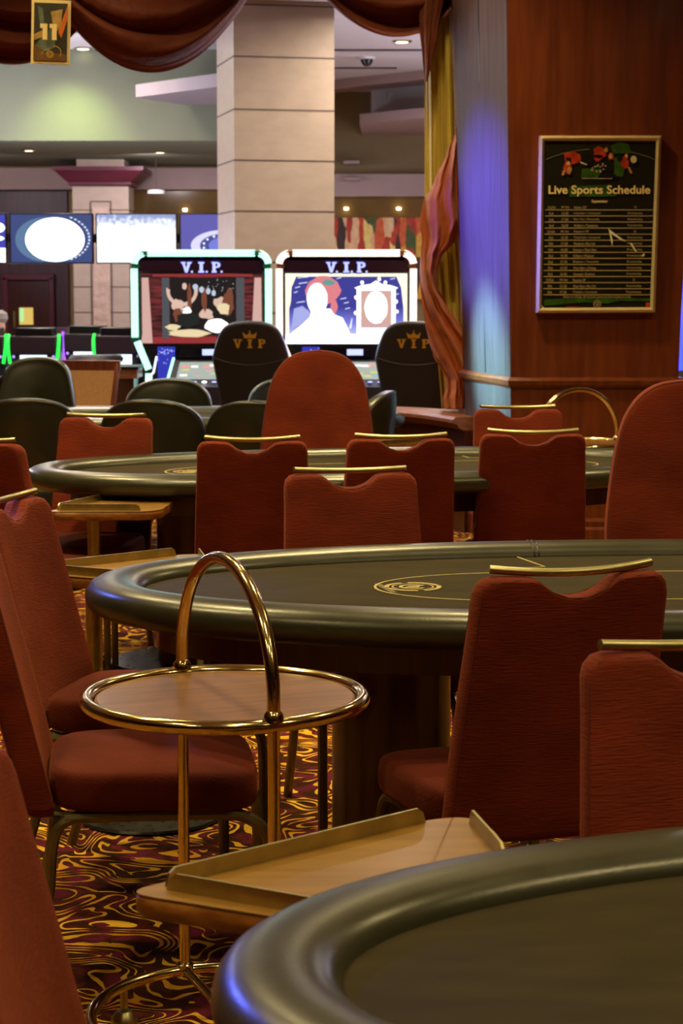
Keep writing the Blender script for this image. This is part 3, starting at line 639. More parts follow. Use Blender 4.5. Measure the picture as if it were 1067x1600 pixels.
def banquet_chair(label, loc, rz, group=None):
    t = thing('banquet_chair', label, 'chair', loc, rz, group)
    seat_pad().build('seat', velvet_seat, t)
    b = MB().pillow(BK, 0.033, backmap, rings=[(1, 0), (0.997, 0.45), (0.985, 0.78), (0.965, 0.95), (0.93, 1), (0.8, 1), (0.6, 1), (0.4, 1), (0.2, 1)]).build('backrest', velvet, t)
    sm = MB()
    for h in (-0.027, 0.027): sm.tube([backmap(a * 0.978, 0.2775 + (q - 0.2775) * 0.982, h) for a, q in BK[::2]], 0.0018, 5, closed=True)
    sm.build('piping', velvet_dark, b)
    bar = []
    for i in range(15):
        x = -0.168 + 0.336 * i / 14; k = 1 - (x / 0.168) ** 2
        bar.append((x, -0.235 - LEAN * 0.565 + 0.45 * 0.028 - 0.028 * k + 0.012, 0.955 - 0.003 - 0.008 * k + 0.006))
    MB().tube(bar, 0.0085, 10).build('handle_bar', brass_satin, t)
    legs_frame(t)
    return t
BARL = Vector((0, -0.235 - LEAN * 0.565, 0.955))
def chair_at_bar(px, py, rz, label, group=None, shift=0.0):
    p = at(px, py, z=0.955); R = Matrix.Rotation(rz, 3, 'Z'); o = p - R @ BARL
    o = Vector((o.x, o.y, 0)) + (R @ Vector((0, shift, 0)))
    return place(label, o, rz, group)
proto = None
def place(label, o, rz, group=None):
    global proto
    if proto is None: proto = banquet_chair(label, o, rz, group); return proto
    return dup(proto, o, rz, label, group)
D = math.radians
G1 = 'red velvet banquet chairs around the poker tables'
chair_at_bar(900, 889, D(17), 'red banquet chair seen from behind, its broad back covering part of the middle poker table', G1)
chair_at_bar(1100, 1003, D(186), 'red banquet chair cut by the right edge, just beyond the nearest poker table', G1)
chair_at_bar(545, 733, D(190), 'red banquet chair facing us behind the middle poker table, between two darker backs', G1)
chair_at_bar(394, 685, D(2), 'dark red banquet chair from behind, leftmost of three in front of the third table', G1)
chair_at_bar(628, 681, D(8), 'dark red banquet chair from behind, middle one of three before the third table', G1)
chair_at_bar(831, 672, D(0), 'dark red banquet chair from behind, rightmost of three before the third table', G1, shift=-0.06)
chair_at_bar(808, 635, D(182), 'small distant red banquet chair beyond the third table, before the mahogany pillar', G1)
chair_at_bar(168, 648, D(172), 'red banquet chair facing us beyond the third table, before low black leather chairs', G1)
place('smallest red banquet chair at the left edge, before the left end of the third table', Vector((-1.165, 7.32, 0)), D(-22), G1)
place('red banquet chair in the left middle, facing the end of the middle poker table', Vector((-0.505, 4.97, 0)), D(-103), G1)
place('red banquet chair behind the brass drinks trolley, its whole wide seat in view', Vector((-0.435, 4.285, 0)), D(-83), G1)
place('nearest red banquet chair, only its leaning back filling the lower left corner', Vector((-0.088, 2.20, 0)), D(-90), G1)

def high_chair(label, loc, rz, group=None):
    t = thing('high_back_chair', label, 'chair', loc, rz, group)
    seat_pad(0.50, 0.48, 0.40, 0.50).build('seat', velvet_seat, t)
    P = [(0.19, 0.0), (0.225, 0.015), (0.245, 0.10), (0.258, 0.30), (0.255, 0.40), (0.238, 0.54), (0.215, 0.65), (0.185, 0.72), (0.14, 0.772), (0.08, 0.802), (0.0, 0.812)]
    P = [(p.x, p.y) for p in spline([(a, b, 0) for a, b in P], 4)]
    O = P + [(-a, b) for a, b in reversed(P[:-1])]
    mp_ = lambda a, b, h: (a, -0.20 - math.tan(D(9)) * b + 0.35 * a * a + h, 0.39 + b)
    b = MB().pillow(O, 0.045, mp_, rings=[(1, 0), (0.999, 0.5), (0.99, 0.8), (0.97, 0.95), (0.93, 1), (0.8, 1.1), (0.6, 1.2), (0.4, 1.25), (0.2, 1.3)]).build('backrest', velvet, t)
    sm = MB()
    for h in (-0.037, 0.037): sm.tube([mp_(a * 0.988, 0.4 + (q - 0.4) * 0.99, h) for a, q in O[::2]], 0.0022, 5, closed=True)
    sm.build('piping', velvet_dark, b)
    legs_frame(t, 0.2, 0.23, -0.2)
    return t
hc = high_chair('tall round-topped red dealer chair in the photo middle, beyond the third table', (0, 0, 0), 0, 'tall red dealer chairs')
p = at(496, 548, Y=8.98); hc.location = (p.x, 8.70, 0); hc.rotation_euler = (0, 0, D(180))
p = at(1068, 582, Y=6.25); dup(hc, (p.x, 5.92, 0), D(178), 'tall round-topped red dealer chair at the right edge, beyond the middle table', 'tall red dealer chairs')

def leather_seat(label, loc, rz, style, group):
    nm = 'leather_chair'
    t = thing(nm, label, 'chair', loc, rz, group)
    seat_pad(0.50, 0.46, 0.38, 0.48, n=3.5).build('seat', leather_chair, t)
    if style == 'low':
        P = [(0.16, 0.0), (0.22, 0.02), (0.258, 0.12), (0.266, 0.22), (0.258, 0.30), (0.23, 0.36), (0.17, 0.405), (0.09, 0.428), (0.0, 0.435)]; z0 = 0.50; cur = 1.5; lean = 6
    else:
        P = [(0.16, 0.0), (0.22, 0.02), (0.245, 0.12), (0.235, 0.30), (0.21, 0.45), (0.185, 0.54), (0.14, 0.59), (0.07, 0.612), (0.0, 0.617)]; z0 = 0.46; cur = 1.0; lean = 8
    P = [(p.x, p.y) for p in spline([(a, b, 0) for a, b in P], 4)]
    O = P + [(-a, b) for a, b in reversed(P[:-1])]
    mp_ = lambda a, b, h: (a, -0.235 - math.tan(D(lean)) * b + cur * a * a + h, z0 + b)
    b = MB().pillow(O, 0.034, mp_, rings=[(1, 0), (0.999, 0.4), (0.988, 0.75), (0.965, 0.92), (0.93, 1), (0.9, 0.94), (0.8, 1.08), (0.6, 1.2), (0.4, 1.25), (0.2, 1.3)]).build('backrest', leather_chair, t)
    mid = P[-1][1] / 2
    MB().tube([mp_(a * 0.985, mid + (q - mid) * 0.985, -0.02) for a, q in O[::2]], 0.004, 5, closed=True).build('piping', black, b)
    arms = MB()
    for s in (-1, 1): arms.tube(spline([(s * 0.15, -0.22, 0.44), (s * 0.18, -0.26, 0.52), (s * 0.17, -0.25, 0.6)], 4), 0.012, 6)
    arms.build('back_bracket', black, t)
    for sx in (-1, 1):
        for sy in (-1, 1): MB().tube([(sx * 0.19, sy * 0.17 + 0.01, 0.39), (sx * 0.21, sy * 0.20 + 0.01, 0.0)], [0.02, 0.014], 8).build('leg', wood_dark, t)
    return t
G2 = 'black leather chairs around the far card table'
def lc(px, py, Y, rz, label, proto_, hgt):
    p = at(px, py, Y=Y); R = Matrix.Rotation(rz, 3, 'Z'); o = Vector((p.x, Y, 0)) - R @ Vector((0, -0.27, 0))
    if proto_ is None: return leather_seat(label, (o.x, o.y, 0), rz, hgt, G2)
    return dup(proto_, (o.x, o.y, 0), rz, label, G2)
lo = lc(266, 588, 12.0, D(178), 'low round black leather chair just below the green neon slot machine', None, 'low')
lc(40, 640, 9.9, D(6), 'low black leather chair seen from behind at the left edge', lo, 'low')
lc(232, 636, 9.8, D(-6), 'low black leather chair from behind, just right of the gold bar of a red chair', lo, 'low')
lc(398, 643, 9.7, D(-9), 'low black leather chair from behind, half covered by the tall middle red chair', lo, 'low')
lc(452, 588, 12.05, D(186), 'small slice of black leather chair peeking out left of the tall middle red chair', lo, 'low')
lc(606, 592, 10.6, D(80), 'black leather chair turned sideways, just right of the tall middle red chair', lo, 'low')
hi = leather_seat('tall black leather chair with rounded back at the far left of the card table', (0, 0, 0), 0, 'high', G2)
p = at(54, 563, Y=11.6); hi.location = (p.x, 11.3, 0); hi.rotation_euler = (0, 0, D(176))

# brown wooden chair with woven back
p = at(128, 563, Y=13.9)
t = thing('wooden_chair', 'brown wooden chair with a beige woven back panel beyond the low partition', 'chair', (p.x, 13.75, 0), D(170))
MB().prism(superell(0.22, 0.21, 4, 32), 0.43, 0.48).build('seat', cane, t)
f = MB(); hw = 0.195; zt_ = p.z
for s in (-1, 1): f.tube([(s * 0.175, -0.2, 0.45), (s * 0.17, -0.21, 0.6), (s * 0.195, -0.27, zt_ - 0.02)], 0.021, 8)
f.box((0, -0.268, zt_ - 0.04), (0.43, 0.035, 0.075)).box((0, -0.222, zt_ - 0.36), (0.37, 0.03, 0.05)); f.build('back_frame', wood_chair, t, bevel=0.006)
MB().add([(-.17, -.225, zt_ - .34), (.17, -.225, zt_ - .34), (.175, -.262, zt_ - .075), (-.175, -.262, zt_ - .075), (-.17, -.207, zt_ - .34), (.17, -.207, zt_ - .34), (.175, -.244, zt_ - .075), (-.175, -.244, zt_ - .075)], [(0, 1, 2, 3), (7, 6, 5, 4), (0, 3, 7, 4), (1, 5, 6, 2), (3, 2, 6, 7), (0, 4, 5, 1)]).build('woven_panel', cane, t, smooth=False)
for sx in (-1, 1):
    for sy in (-1, 1): MB().tube([(sx * 0.18, sy * 0.17, 0.44), (sx * 0.19, sy * 0.19, 0)], 0.02, 8).build('leg', wood_chair, t)

# =================================================================== POKER TABLES
def poker_table(label, cx, cy, rot, a, b, zr=0.80, line=None, peds=(-0.72, 0.72), corner=None, logo=None, mound=True, group='oval poker tables', streak=None, seam=None):
    t = thing('poker_table', label, 'table', (cx, cy, 0), rot, group)
    n = 2.15; zf = zr - 0.035
    # padded rail
    pth = [Vector((x, y, zr - 0.043)) for x, y in superell(a - 0.070, b - 0.070, n, 160)]
    sect = [(0.070 * sgn(math.cos(q)) * abs(math.cos(q)) ** 0.85, 0.043 * sgn(math.sin(q)) * abs(math.sin(q)) ** 0.9) for q in (2 * PI * k / 20 for k in range(20))]
    MB().sweep(pth, sect, closed=True).build('padded_rail', leather, t)
    if seam is not None:
        sm = MB(); i = seam; pa = pth[i]; q = (pth[i + 1] - pth[i - 1]).normalized(); side = q.cross(Vector((0, 0, 1)))
        for off in (-0.006, 0.006): sm.tube([pa + q * off + side * u * 1.012 + Vector((0, 0, v_ * 1.012)) for u, v_ in sect], 0.0018, 5, closed=True)
        sm.build('rail_seam', black, t)
    MB().prism(superell(a - 0.115, b - 0.115, n, 120), zf - 0.05, zf).build('playing_surface', felt, t, smooth=False)
    MB().prism(superell(a - 0.17, b - 0.17, n, 96), zf - 0.13, zf - 0.05).build('apron', wood_dark, t)
    for px_ in peds:
        pd = MB().lathe([(0.0, 0.02), (0.145, 0.02), (0.145, zf - 0.14), (0.0, zf - 0.14)], 40, Matrix.Translation((px_, 0, 0))).build('pedestal', wood_dark, t)
        MB().prism(superell(0.34, 0.30, 2, 40, px_, 0), 0.0, 0.022).build('base_plate', steel_plate, t, bevel=0.004)
    if line:
        lx, rx, hy = line; P = []; r_ = hy
        for k in range(33): q = PI / 2 + PI * k / 32; P.append((lx + r_ * 1.55 + r_ * 1.55 * math.cos(q), r_ * math.sin(q)))
        for k in range(33): q = -PI / 2 + PI * k / 32; P.append((rx - r_ * 1.55 + r_ * 1.55 * math.cos(q), r_ * math.sin(q)))
        MB().sweep([Vector((x, y, zf + 0.001)) for x, y in P], [(-.003, -.0006), (.003, -.0006), (.003, .0006), (-.003, .0006)], closed=True).build('betting_line', felt_line, t, smooth=False)
    Ri = Matrix.Rotation(-rot, 3, 'Z')
    def L(px, py): v_ = at(px, py, z=zf + 0.001) - Vector((cx, cy, 0)); return Ri @ v_
    if corner:
        MB().sweep([L(*c_) for c_ in corner], [(-.003, -.0006), (.003, -.0006), (.003, .0006), (-.003, .0006)]).build('corner_line', felt_line, t, smooth=False)
    if streak:
        MB().sweep([L(*c_) for c_ in streak], [(-.008, -.0004), (.008, -.0004), (.008, .0004), (-.008, .0004)]).build('faded_lettering_strip', felt_dim, t, smooth=False)
    if logo:
        c = L(*logo); lg = MB(); flat = [(-.0035, -.0006), (.0035, -.0006), (.0035, .0006), (-.0035, .0006)]
        def ring(r, a0, a1, w=1.0):
            lg.sweep([c + Vector((r * math.cos(D(a0 + (a1 - a0) * k / 24)), r * math.sin(D(a0 + (a1 - a0) * k / 24)), 0.0004)) for k in range(25)], [(u * w, v_) for u, v_ in flat])
        ring(.064, 15, 95, 1.6); ring(.064, 110, 185, 1.6); ring(.064, 200, 275, 1.6); ring(.064, 290, 370, 1.6)
        ring(.050, 0, 359, .5); ring(.030, 40, 320, 1.3); ring(.013, 180, 500, 1.0)
        lg.sweep([c + Vector((-.028, -.02, .0006)), c + Vector((.03, .02, .0006))], flat); lg.build('table_logo', felt_line, t, smooth=False)
    return t
poker_table('nearest oval poker table with black padded rail, filling the lower right corner', 1.28, 2.10, D(4), 1.42, 0.62, line=None)
poker_table('middle oval poker table with cream line and round logo, behind the brass trolley arch', 0.80, 4.835, D(4), 1.42, 0.665, line=(-0.72, 0.95, 0.225), peds=(-0.68, 0.72), corner=[(799, 867), (851, 885.5), (790, 889)], logo=(645, 917), streak=[(589, 912), (616, 926)], seam=44)
poker_table('third oval poker table, beyond three dark chair backs and below the slot machines', 0.12, 7.95, D(13), 1.37, 0.64, line=(-0.83, 0.95, 0.225), peds=(-0.72, 0.72), corner=[(711, 708), (733, 715.5), (760, 715)], logo=(298, 737))
poker_table('far card table with black rail, half hidden behind black leather chairs', -1.0, 10.95, D(0), 1.35, 0.55, line=None, logo=(345, 655), group='oval poker tables')

# =================================================================== SIDE TRAY TABLES
def tray_table(label, loc, rz, group='small wooden tray tables'):
    t = thing('tray_table', label, 'side table', loc, rz, group)
    # local origin at (0,0); outline taken in metres around the pole
    T = Vector((-0.283, 2.565)); O = Vector((-0.085, 2.62))
    V = [Vector(v_) - O for v_ in ((-0.29, 2.56), (0.03, 2.40), (0.10, 2.43), (0.245, 2.66), (0.225, 2.86), (0.195, 2.935), (0.14, 2.925))]
    def rounded(pts, rads):
        out = []; n = len(pts)
        for i in range(n):
            p0 = pts[i - 1]; p1 = pts[i]; p2 = pts[(i + 1) % n]; r = rads[i]
            a = p1 + (p0 - p1).normalized() * r; b_ = p1 + (p2 - p1).normalized() * r
            for k in range(7):
                s = k / 6; out.append(tuple((1 - s) ** 2 * a + 2 * s * (1 - s) * p1 + s * s * b_))
        return out
    pl = rounded(V, [0.045, 0.03, 0.03, 0.05, 0.03, 0.03, 0.03])
    z0, z1 = 0.668, 0.70
    MB().prism(pl, z1 - 0.002, z1).build('tray_surface', wood_tray, t, smooth=False)
    cen = sum((Vector(p_) for p_ in pl), Vector((0, 0))) / len(pl)
    mb = MB(); n = len(pl); secs = [(0.985, z0), (1.0, z0 + 0.006), (1.004, (z0 + z1) / 2), (1.0, z1 - 0.006), (0.985, z1 - 0.0015)]
    vs = []; fs = []
    for sc, z in secs:
        for p_ in pl: q = cen + (Vector(p_) - cen) * sc; vs.append((q.x, q.y, z))
    for i in range(len(secs) - 1):
        for k in range(n): fs.append((i * n + k, i * n + (k + 1) % n, (i + 1) * n + (k + 1) % n, (i + 1) * n + k))
    fs += [tuple(reversed(range(n))), tuple(range((len(secs) - 1) * n, len(secs) * n))]
    mb.add(vs, fs).build('tray_edge', wood_edge, t)
    # metal gallery strips (thin upright lips standing on the tray)
    def strip(a, b_, name='gallery_rail'):
        A = Vector(a) - O; B = Vector(b_) - O; d = (B - A).normalized(); nn = Vector((-d.y, d.x)) * 0.002; h = 0.024
        m_ = MB(); ss = [(0, 0.0), (0.006, h * .7), (0.016, h), ((B - A).length - 0.016, h), ((B - A).length - 0.006, h * .7), ((B - A).length, 0.0)]
        vs_ = []
        for s_ in (-1, 1):
            for q, hh in ss: v_ = A + d * q + nn * s_; vs_.append((v_.x, v_.y, z1 + hh))
        k = len(ss); m_.add(vs_, [tuple(range(k)), tuple(reversed(range(k, 2 * k)))] + [(i, (i + 1) % k, k + (i + 1) % k, k + i) for i in range(k)])
        return m_.build(name, brass_satin, t, smooth=False)
    strip((-0.235, 2.585), (0.125, 2.905)); strip((-0.232, 2.572), (0.02, 2.43)); strip((0.192, 2.90), (0.226, 2.70))
    MB().tube([(0, 0, 0.012), (0, 0, z0)], 0.0235, 20).build('pole', brass_satin, t)
    MB().lathe([(0, 0), (0.20, 0), (0.203, 0.006), (0.198, 0.012), (0, 0.014)], 40, Matrix.Translation((0.16, -0.06, 0))).build('base_disc', steel_plate, t)
    MB().lathe([(0, z0 - 0.012), (0.06, z0 - 0.012), (0.06, z0), (0, z0)], 20).build('mounting_flange', brass_satin, t)
    return t
tt = tray_table('small wooden tray table with brass lips in the foreground, beside the nearest table', (-0.085, 2.62, 0), 0)
dup(tt, (-0.70, 5.56, 0), 0, 'small wooden tray table beside the left end of the middle poker table', 'small wooden tray tables')
dup(tt, (-0.893, 7.13, 0), D(28), 'small wooden tray table on a brass pole near the left end of the third table', 'small wooden tray tables')
dup(tt, (0.33, 10.1, 0), D(180), 'small wooden tray table right of the tall middle red chair, only its lips visible', 'small wooden tray tables')

# =================================================================== BRASS DRINKS TROLLEYS
def trolley(label, loc, rz, group='brass drinks trolleys'):
    t = thing('drinks_trolley', label, 'trolley', loc, rz, group)
    R = 0.262; zt = 0.72
    MB().lathe([(0, zt - 0.008), (R - 0.018, zt - 0.008), (R - 0.016, zt + 0.001), (R - 0.02, zt + 0.004), (0, zt + 0.004)], 64).build('tray_top', wood_trolley, t, smooth=False)
    MB().tube([(R * math.cos(q), R * math.sin(q), zt) for q in (2 * PI * k / 72 for k in range(72))], 0.0135, 14, closed=True).build('tray_ring', brass, t)
    arch = []
    for k in range(41):
        q = D(-6 + 192 * k / 40); arch.append((R * 1.0 * math.cos(q) * (1.0 + .055 * math.sin(q)), 0, zt + 0.02 + 0.245 * math.sin(q) + 0.0))
    arch = [(R, 0, zt)] + arch[2:-2] + [(-R, 0, zt)]
    MB().tube(arch, 0.0125, 14).build('arch_handle', brass, t)
    for s in (-1, 1):
        po_ = MB().tube([(s * R, 0, 0.11), (s * R, 0, zt)], 0.0115, 14).build('post', brass, t)
        MB().lathe([(0.0115, zt + .028), (0.018, zt + 0.02), (0.019, zt + .008), (0.0115, zt + .004)], 16, Matrix.Translation((s * R, 0, 0))).build('collar', brass, po_)
        MB().lathe([(0.0115, .118), (0.018, .114), (0.018, .104), (0.0115, .10)], 16, Matrix.Translation((s * R, 0, 0))).build('collar', brass, po_)
    MB().tube([(R * math.cos(q), R * math.sin(q), 0.10) for q in (2 * PI * k / 64 for k in range(64))], 0.012, 12, closed=True).build('base_ring', brass, t)
    MB().tube([(-R, 0, 0.10), (R, 0, 0.10)], 0.010, 10).build('cross_bar', brass, t)
    for k in range(4):
        a_ = PI / 2 * k + D(33); x, y = R * math.cos(a_), R * math.sin(a_)
        cs = MB().tube([(x, y, 0.095), (x, y, 0.055)], 0.008, 8).lathe([(0, 0.024), (0.015, 0.022), (0.026, 0.008), (0.027, -0.004), (0.022, -0.018), (0.01, -0.025), (0, -0.026)], 18, Matrix.Translation((x, y, 0.027)))
        cs.build('castor', brass_satin, t)
    return t
A_ = at(283, 1050, z=0.72); B_ = at(430, 1135, z=0.72); mid = (A_ + B_) / 2
tr = trolley('round brass drinks trolley with an arched handle and walnut tray, standing in the foreground', (mid.x, mid.y, 0), math.atan2(A_.y - B_.y, A_.x - B_.x))
p = at(920, 611, z=1.0); dup(tr, (p.x, 9.75, 0), D(35), 'far brass drinks trolley, its arched handle showing before the mahogany pillar', 'brass drinks trolleys')

# =================================================================== SLOT HALL
neon_g = emat('green_neon', rgb(184, 255, 226), 1.7); neon_w = emat('pinkish_white_neon', rgb(255, 222, 204), 2.0)
neon_green = emat('vivid_green_led', rgb(30, 255, 70), 1.7); neon_purple = emat('purple_led', rgb(160, 70, 255), 1.9); neon_blue = emat('blue_led', rgb(50, 60, 255), 4.0)
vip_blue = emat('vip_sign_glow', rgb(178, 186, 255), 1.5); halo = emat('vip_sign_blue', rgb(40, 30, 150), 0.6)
def vip_slot(label, loc, tube_mat, chan_mat, art):
    t = thing('slot_machine', label, 'slot machine', loc, 0.0, 'large slot machines marked VIP')
    W = 1.07; H = 1.745; hw = W / 2; yF = -0.05
    MB().box((0, 0.22, 0.86), (0.98, 0.40, 1.70)).build('cabinet', black, t, bevel=0.02)
    hd = MB().box((0, 0.0, 1.645), (0.98, 0.10, 0.13)).build('header_panel', pmat('header_plum', rgb(42, 20, 34), rough=0.25), t, bevel=0.01)
    slab_letters(MB(), 'VIP', 0, 1.62, 0.078, y=-0.052, gap=1.42, dots=True, t=0.004).build('lettering_and_reflection', vip_blue, hd, smooth=False)
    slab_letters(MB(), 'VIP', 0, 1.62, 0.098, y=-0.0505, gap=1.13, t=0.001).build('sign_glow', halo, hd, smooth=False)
    slab_letters(MB(), 'VIP', 0, 1.70, 0.03, y=-0.052, gap=3.6, t=0.004).build('lettering_and_reflection', halo, hd, smooth=False)  # reflection of the sign letters, painted as small dim letters above them
    # neon tube frame in segments with dark clamps
    def P3(l): return [Vector((x, yF, z)) for x, z in l]
    r = 0.085; zT = H - 0.02
    segs = [('neon_tube', [(-hw + r + .05, zT), (hw - r - .05, zT)]),
            ('neon_tube', arc(-hw + r + .035, zT - r, r, 100, 175, 8)), ('neon_tube', arc(hw - r - .035, zT - r, r, 80, 5, 8)),
            ('neon_tube', [(-hw + .035, zT - r - .03), (-hw + .035, 1.10)]), ('neon_tube', [(hw - .035, zT - r - .03), (hw - .035, 1.10)]),
            ('neon_tube', [(-hw + .05, 1.07), (-hw + .135, .86)]), ('neon_tube', [(hw - .05, 1.07), (hw - .135, .86)]),
            ('neon_tube', [(-hw + .135, .83), (-hw + .135, .60)]), ('neon_tube', [(hw - .135, .83), (hw - .135, .60)])]
    for nm, l in segs: MB().tube(P3(l), 0.027, 10).build(nm, tube_mat, t)
    ch = MB()
    for x, z in ((-hw + .045, zT - r - .01), (hw - .045, zT - r - .01), (-hw + r + .03, zT), (hw - r - .03, zT), (-hw + .037, 1.085), (hw - .037, 1.085)): ch.box((x, yF, z), (.055, .05, .028))
    for s in (-1, 1): ch.prism([(s * (hw - .05), zT - .12), (s * (hw - .02), zT - .12), (s * (hw - .02), 1.09), (s * (hw - .11), .84), (s * (hw - .15), .84), (s * (hw - .07), 1.09)][::s], -0.02, 0.03, FX)
    ch.box((0, -.02, zT - .035), (W - .2, .06, .03)); ch.build('tube_channel', chan_mat, t, smooth=False)
    # main screen
    sc = MB().box((0, -0.01, 1.31), (0.93, 0.06, 0.55)).build('screen_bezel', black, t, bevel=0.008)
    art(sc, 0, -0.042, 1.313, 0.455, 0.262)
    # lower console
    MB().prism([(-.46, .0), (.46, .0), (.46, 1.04), (-.46, 1.04)], 0.0, 0.05, FX).build('lower_front', black, t, smooth=False)
    sp_ = MB().box((-0.265, -0.075, 0.88), (0.13, 0.02, 0.30)).build('side_screen', E_('side_screen_blue', 44, 52, 190, 0.9), t)
    s2 = MB()
    for _ in range(26): s2.box((-0.265 + random.uniform(-.06, .06), -0.0875, 0.93 + random.uniform(-.03, .09)), (random.uniform(.003, .009),) * 2 + (random.uniform(.003, .009),))
    s2.build('screen_sparkle', E_('sparkle', 190, 210, 255, 1.2), sp_, smooth=False)
    MB().box((0.0, -0.07, 0.985), (0.36, 0.03, 0.07)).build('info_panel', pmat('gloss_black', rgb(10, 10, 22), rough=0.1), t)
    MB().box((0.065, -0.088, 0.99), (0.12, 0.006, 0.045)).build('credit_display', E_('credit_glow', 170, 180, 255, 1.8), t)
    cons = MB(); cons.add([(-.21, -.08, .93), (.30, -.08, .93), (.34, -.30, .74), (-.25, -.30, .74), (-.21, -.02, .93), (.30, -.02, .93), (.34, -.02, .60), (-.25, -.02, .60), (-.25, -.30, .60), (.34, -.30, .60)], [(0, 1, 2, 3), (0, 4, 5, 1), (3, 2, 9, 8), (0, 3, 8, 7, 4), (1, 5, 6, 9, 2), (4, 7, 6, 5), (7, 8, 9, 6)])
    co = cons.build('console', dark_grey, t, smooth=False)
    nrm = Vector((0, -.19 / .2907, .22 / .2907)) * 0.003
    def onc(u, v_): a = Vector((-.21, -.08, .93)).lerp(Vector((.30, -.08, .93)), u); b_ = Vector((-.25, -.30, .74)).lerp(Vector((.34, -.30, .74)), u); return a.lerp(b_, v_) + nrm
    def quad(u0, v0, u1, v1, nm, mt): MB().add([onc(u0, v1), onc(u1, v1), onc(u1, v0), onc(u0, v0)], [(0, 1, 2, 3)]).build(nm, mt, co, smooth=False, solid=0.002)
    quad(.10, .08, .92, .72, 'touch_screen', E_('touch_screen_pale', 176, 186, 176, 0.9))
    random.seed(5)
    tm = [E_('tile_yellow', 220, 210, 120, 1), E_('tile_pink', 255, 150, 140, 1), E_('tile_white', 255, 255, 250, 1.2), E_('tile_teal', 120, 190, 190, 1)]
    nn2 = nrm * 2
    for k, mt in enumerate(tm):
        mbq = MB()
        for _ in range(5):
            u = random.uniform(.14, .78); w_ = random.uniform(.13, .62); d_ = .1
            mbq.add([onc(u, w_) + nn2, onc(u, w_ + .07) + nn2, onc(u + d_, w_ + .07) + nn2, onc(u + d_, w_) + nn2], [(0, 1, 2, 3)])
        mbq.build('screen_tile', mt, co, smooth=False)
    for k in range(7):
        c_ = onc(.10 + .125 * k, .86) + nn2; MB().lathe([(0, 0), (.017, 0), (.015, .008), (0, .010)], 14, Matrix.Translation(c_)).build('button', E_('button_glow', 190, 196, 255, 1.6) if k != 3 else emat('bright_button', (1, 1, 1, 1), 6.0), co)
    for s in (-1, 1):
        a = Vector((-.25 if s < 0 else .34, -.305, .75)); b_ = Vector((-.21 if s < 0 else .30, -.085, .945)); MB().tube([a, b_], 0.011, 8).build('console_light', tube_mat, co)
    MB().tube([(-.42, -.08, .78), (-.36, -.10, .84), (-.335, -.10, .96)], 0.008, 6).build('accent_light', E_('accent_white', 220, 225, 255, 2.0), t)
    return t
def flat(parent, name, mat, polys, y, t=0.0012):
    mb = MB()
    for P in polys:
        ar = sum(P[i][0] * P[(i + 1) % len(P)][1] - P[(i + 1) % len(P)][0] * P[i][1] for i in range(len(P)))
        mb.prism(P if ar > 0 else list(reversed(P)), -y, -y + t, FX)
    return mb.build(name, mat, parent, smooth=False)
def rect(x0, z0, x1, z1): return [(x0, z0), (x1, z0), (x1, z1), (x0, z1)]
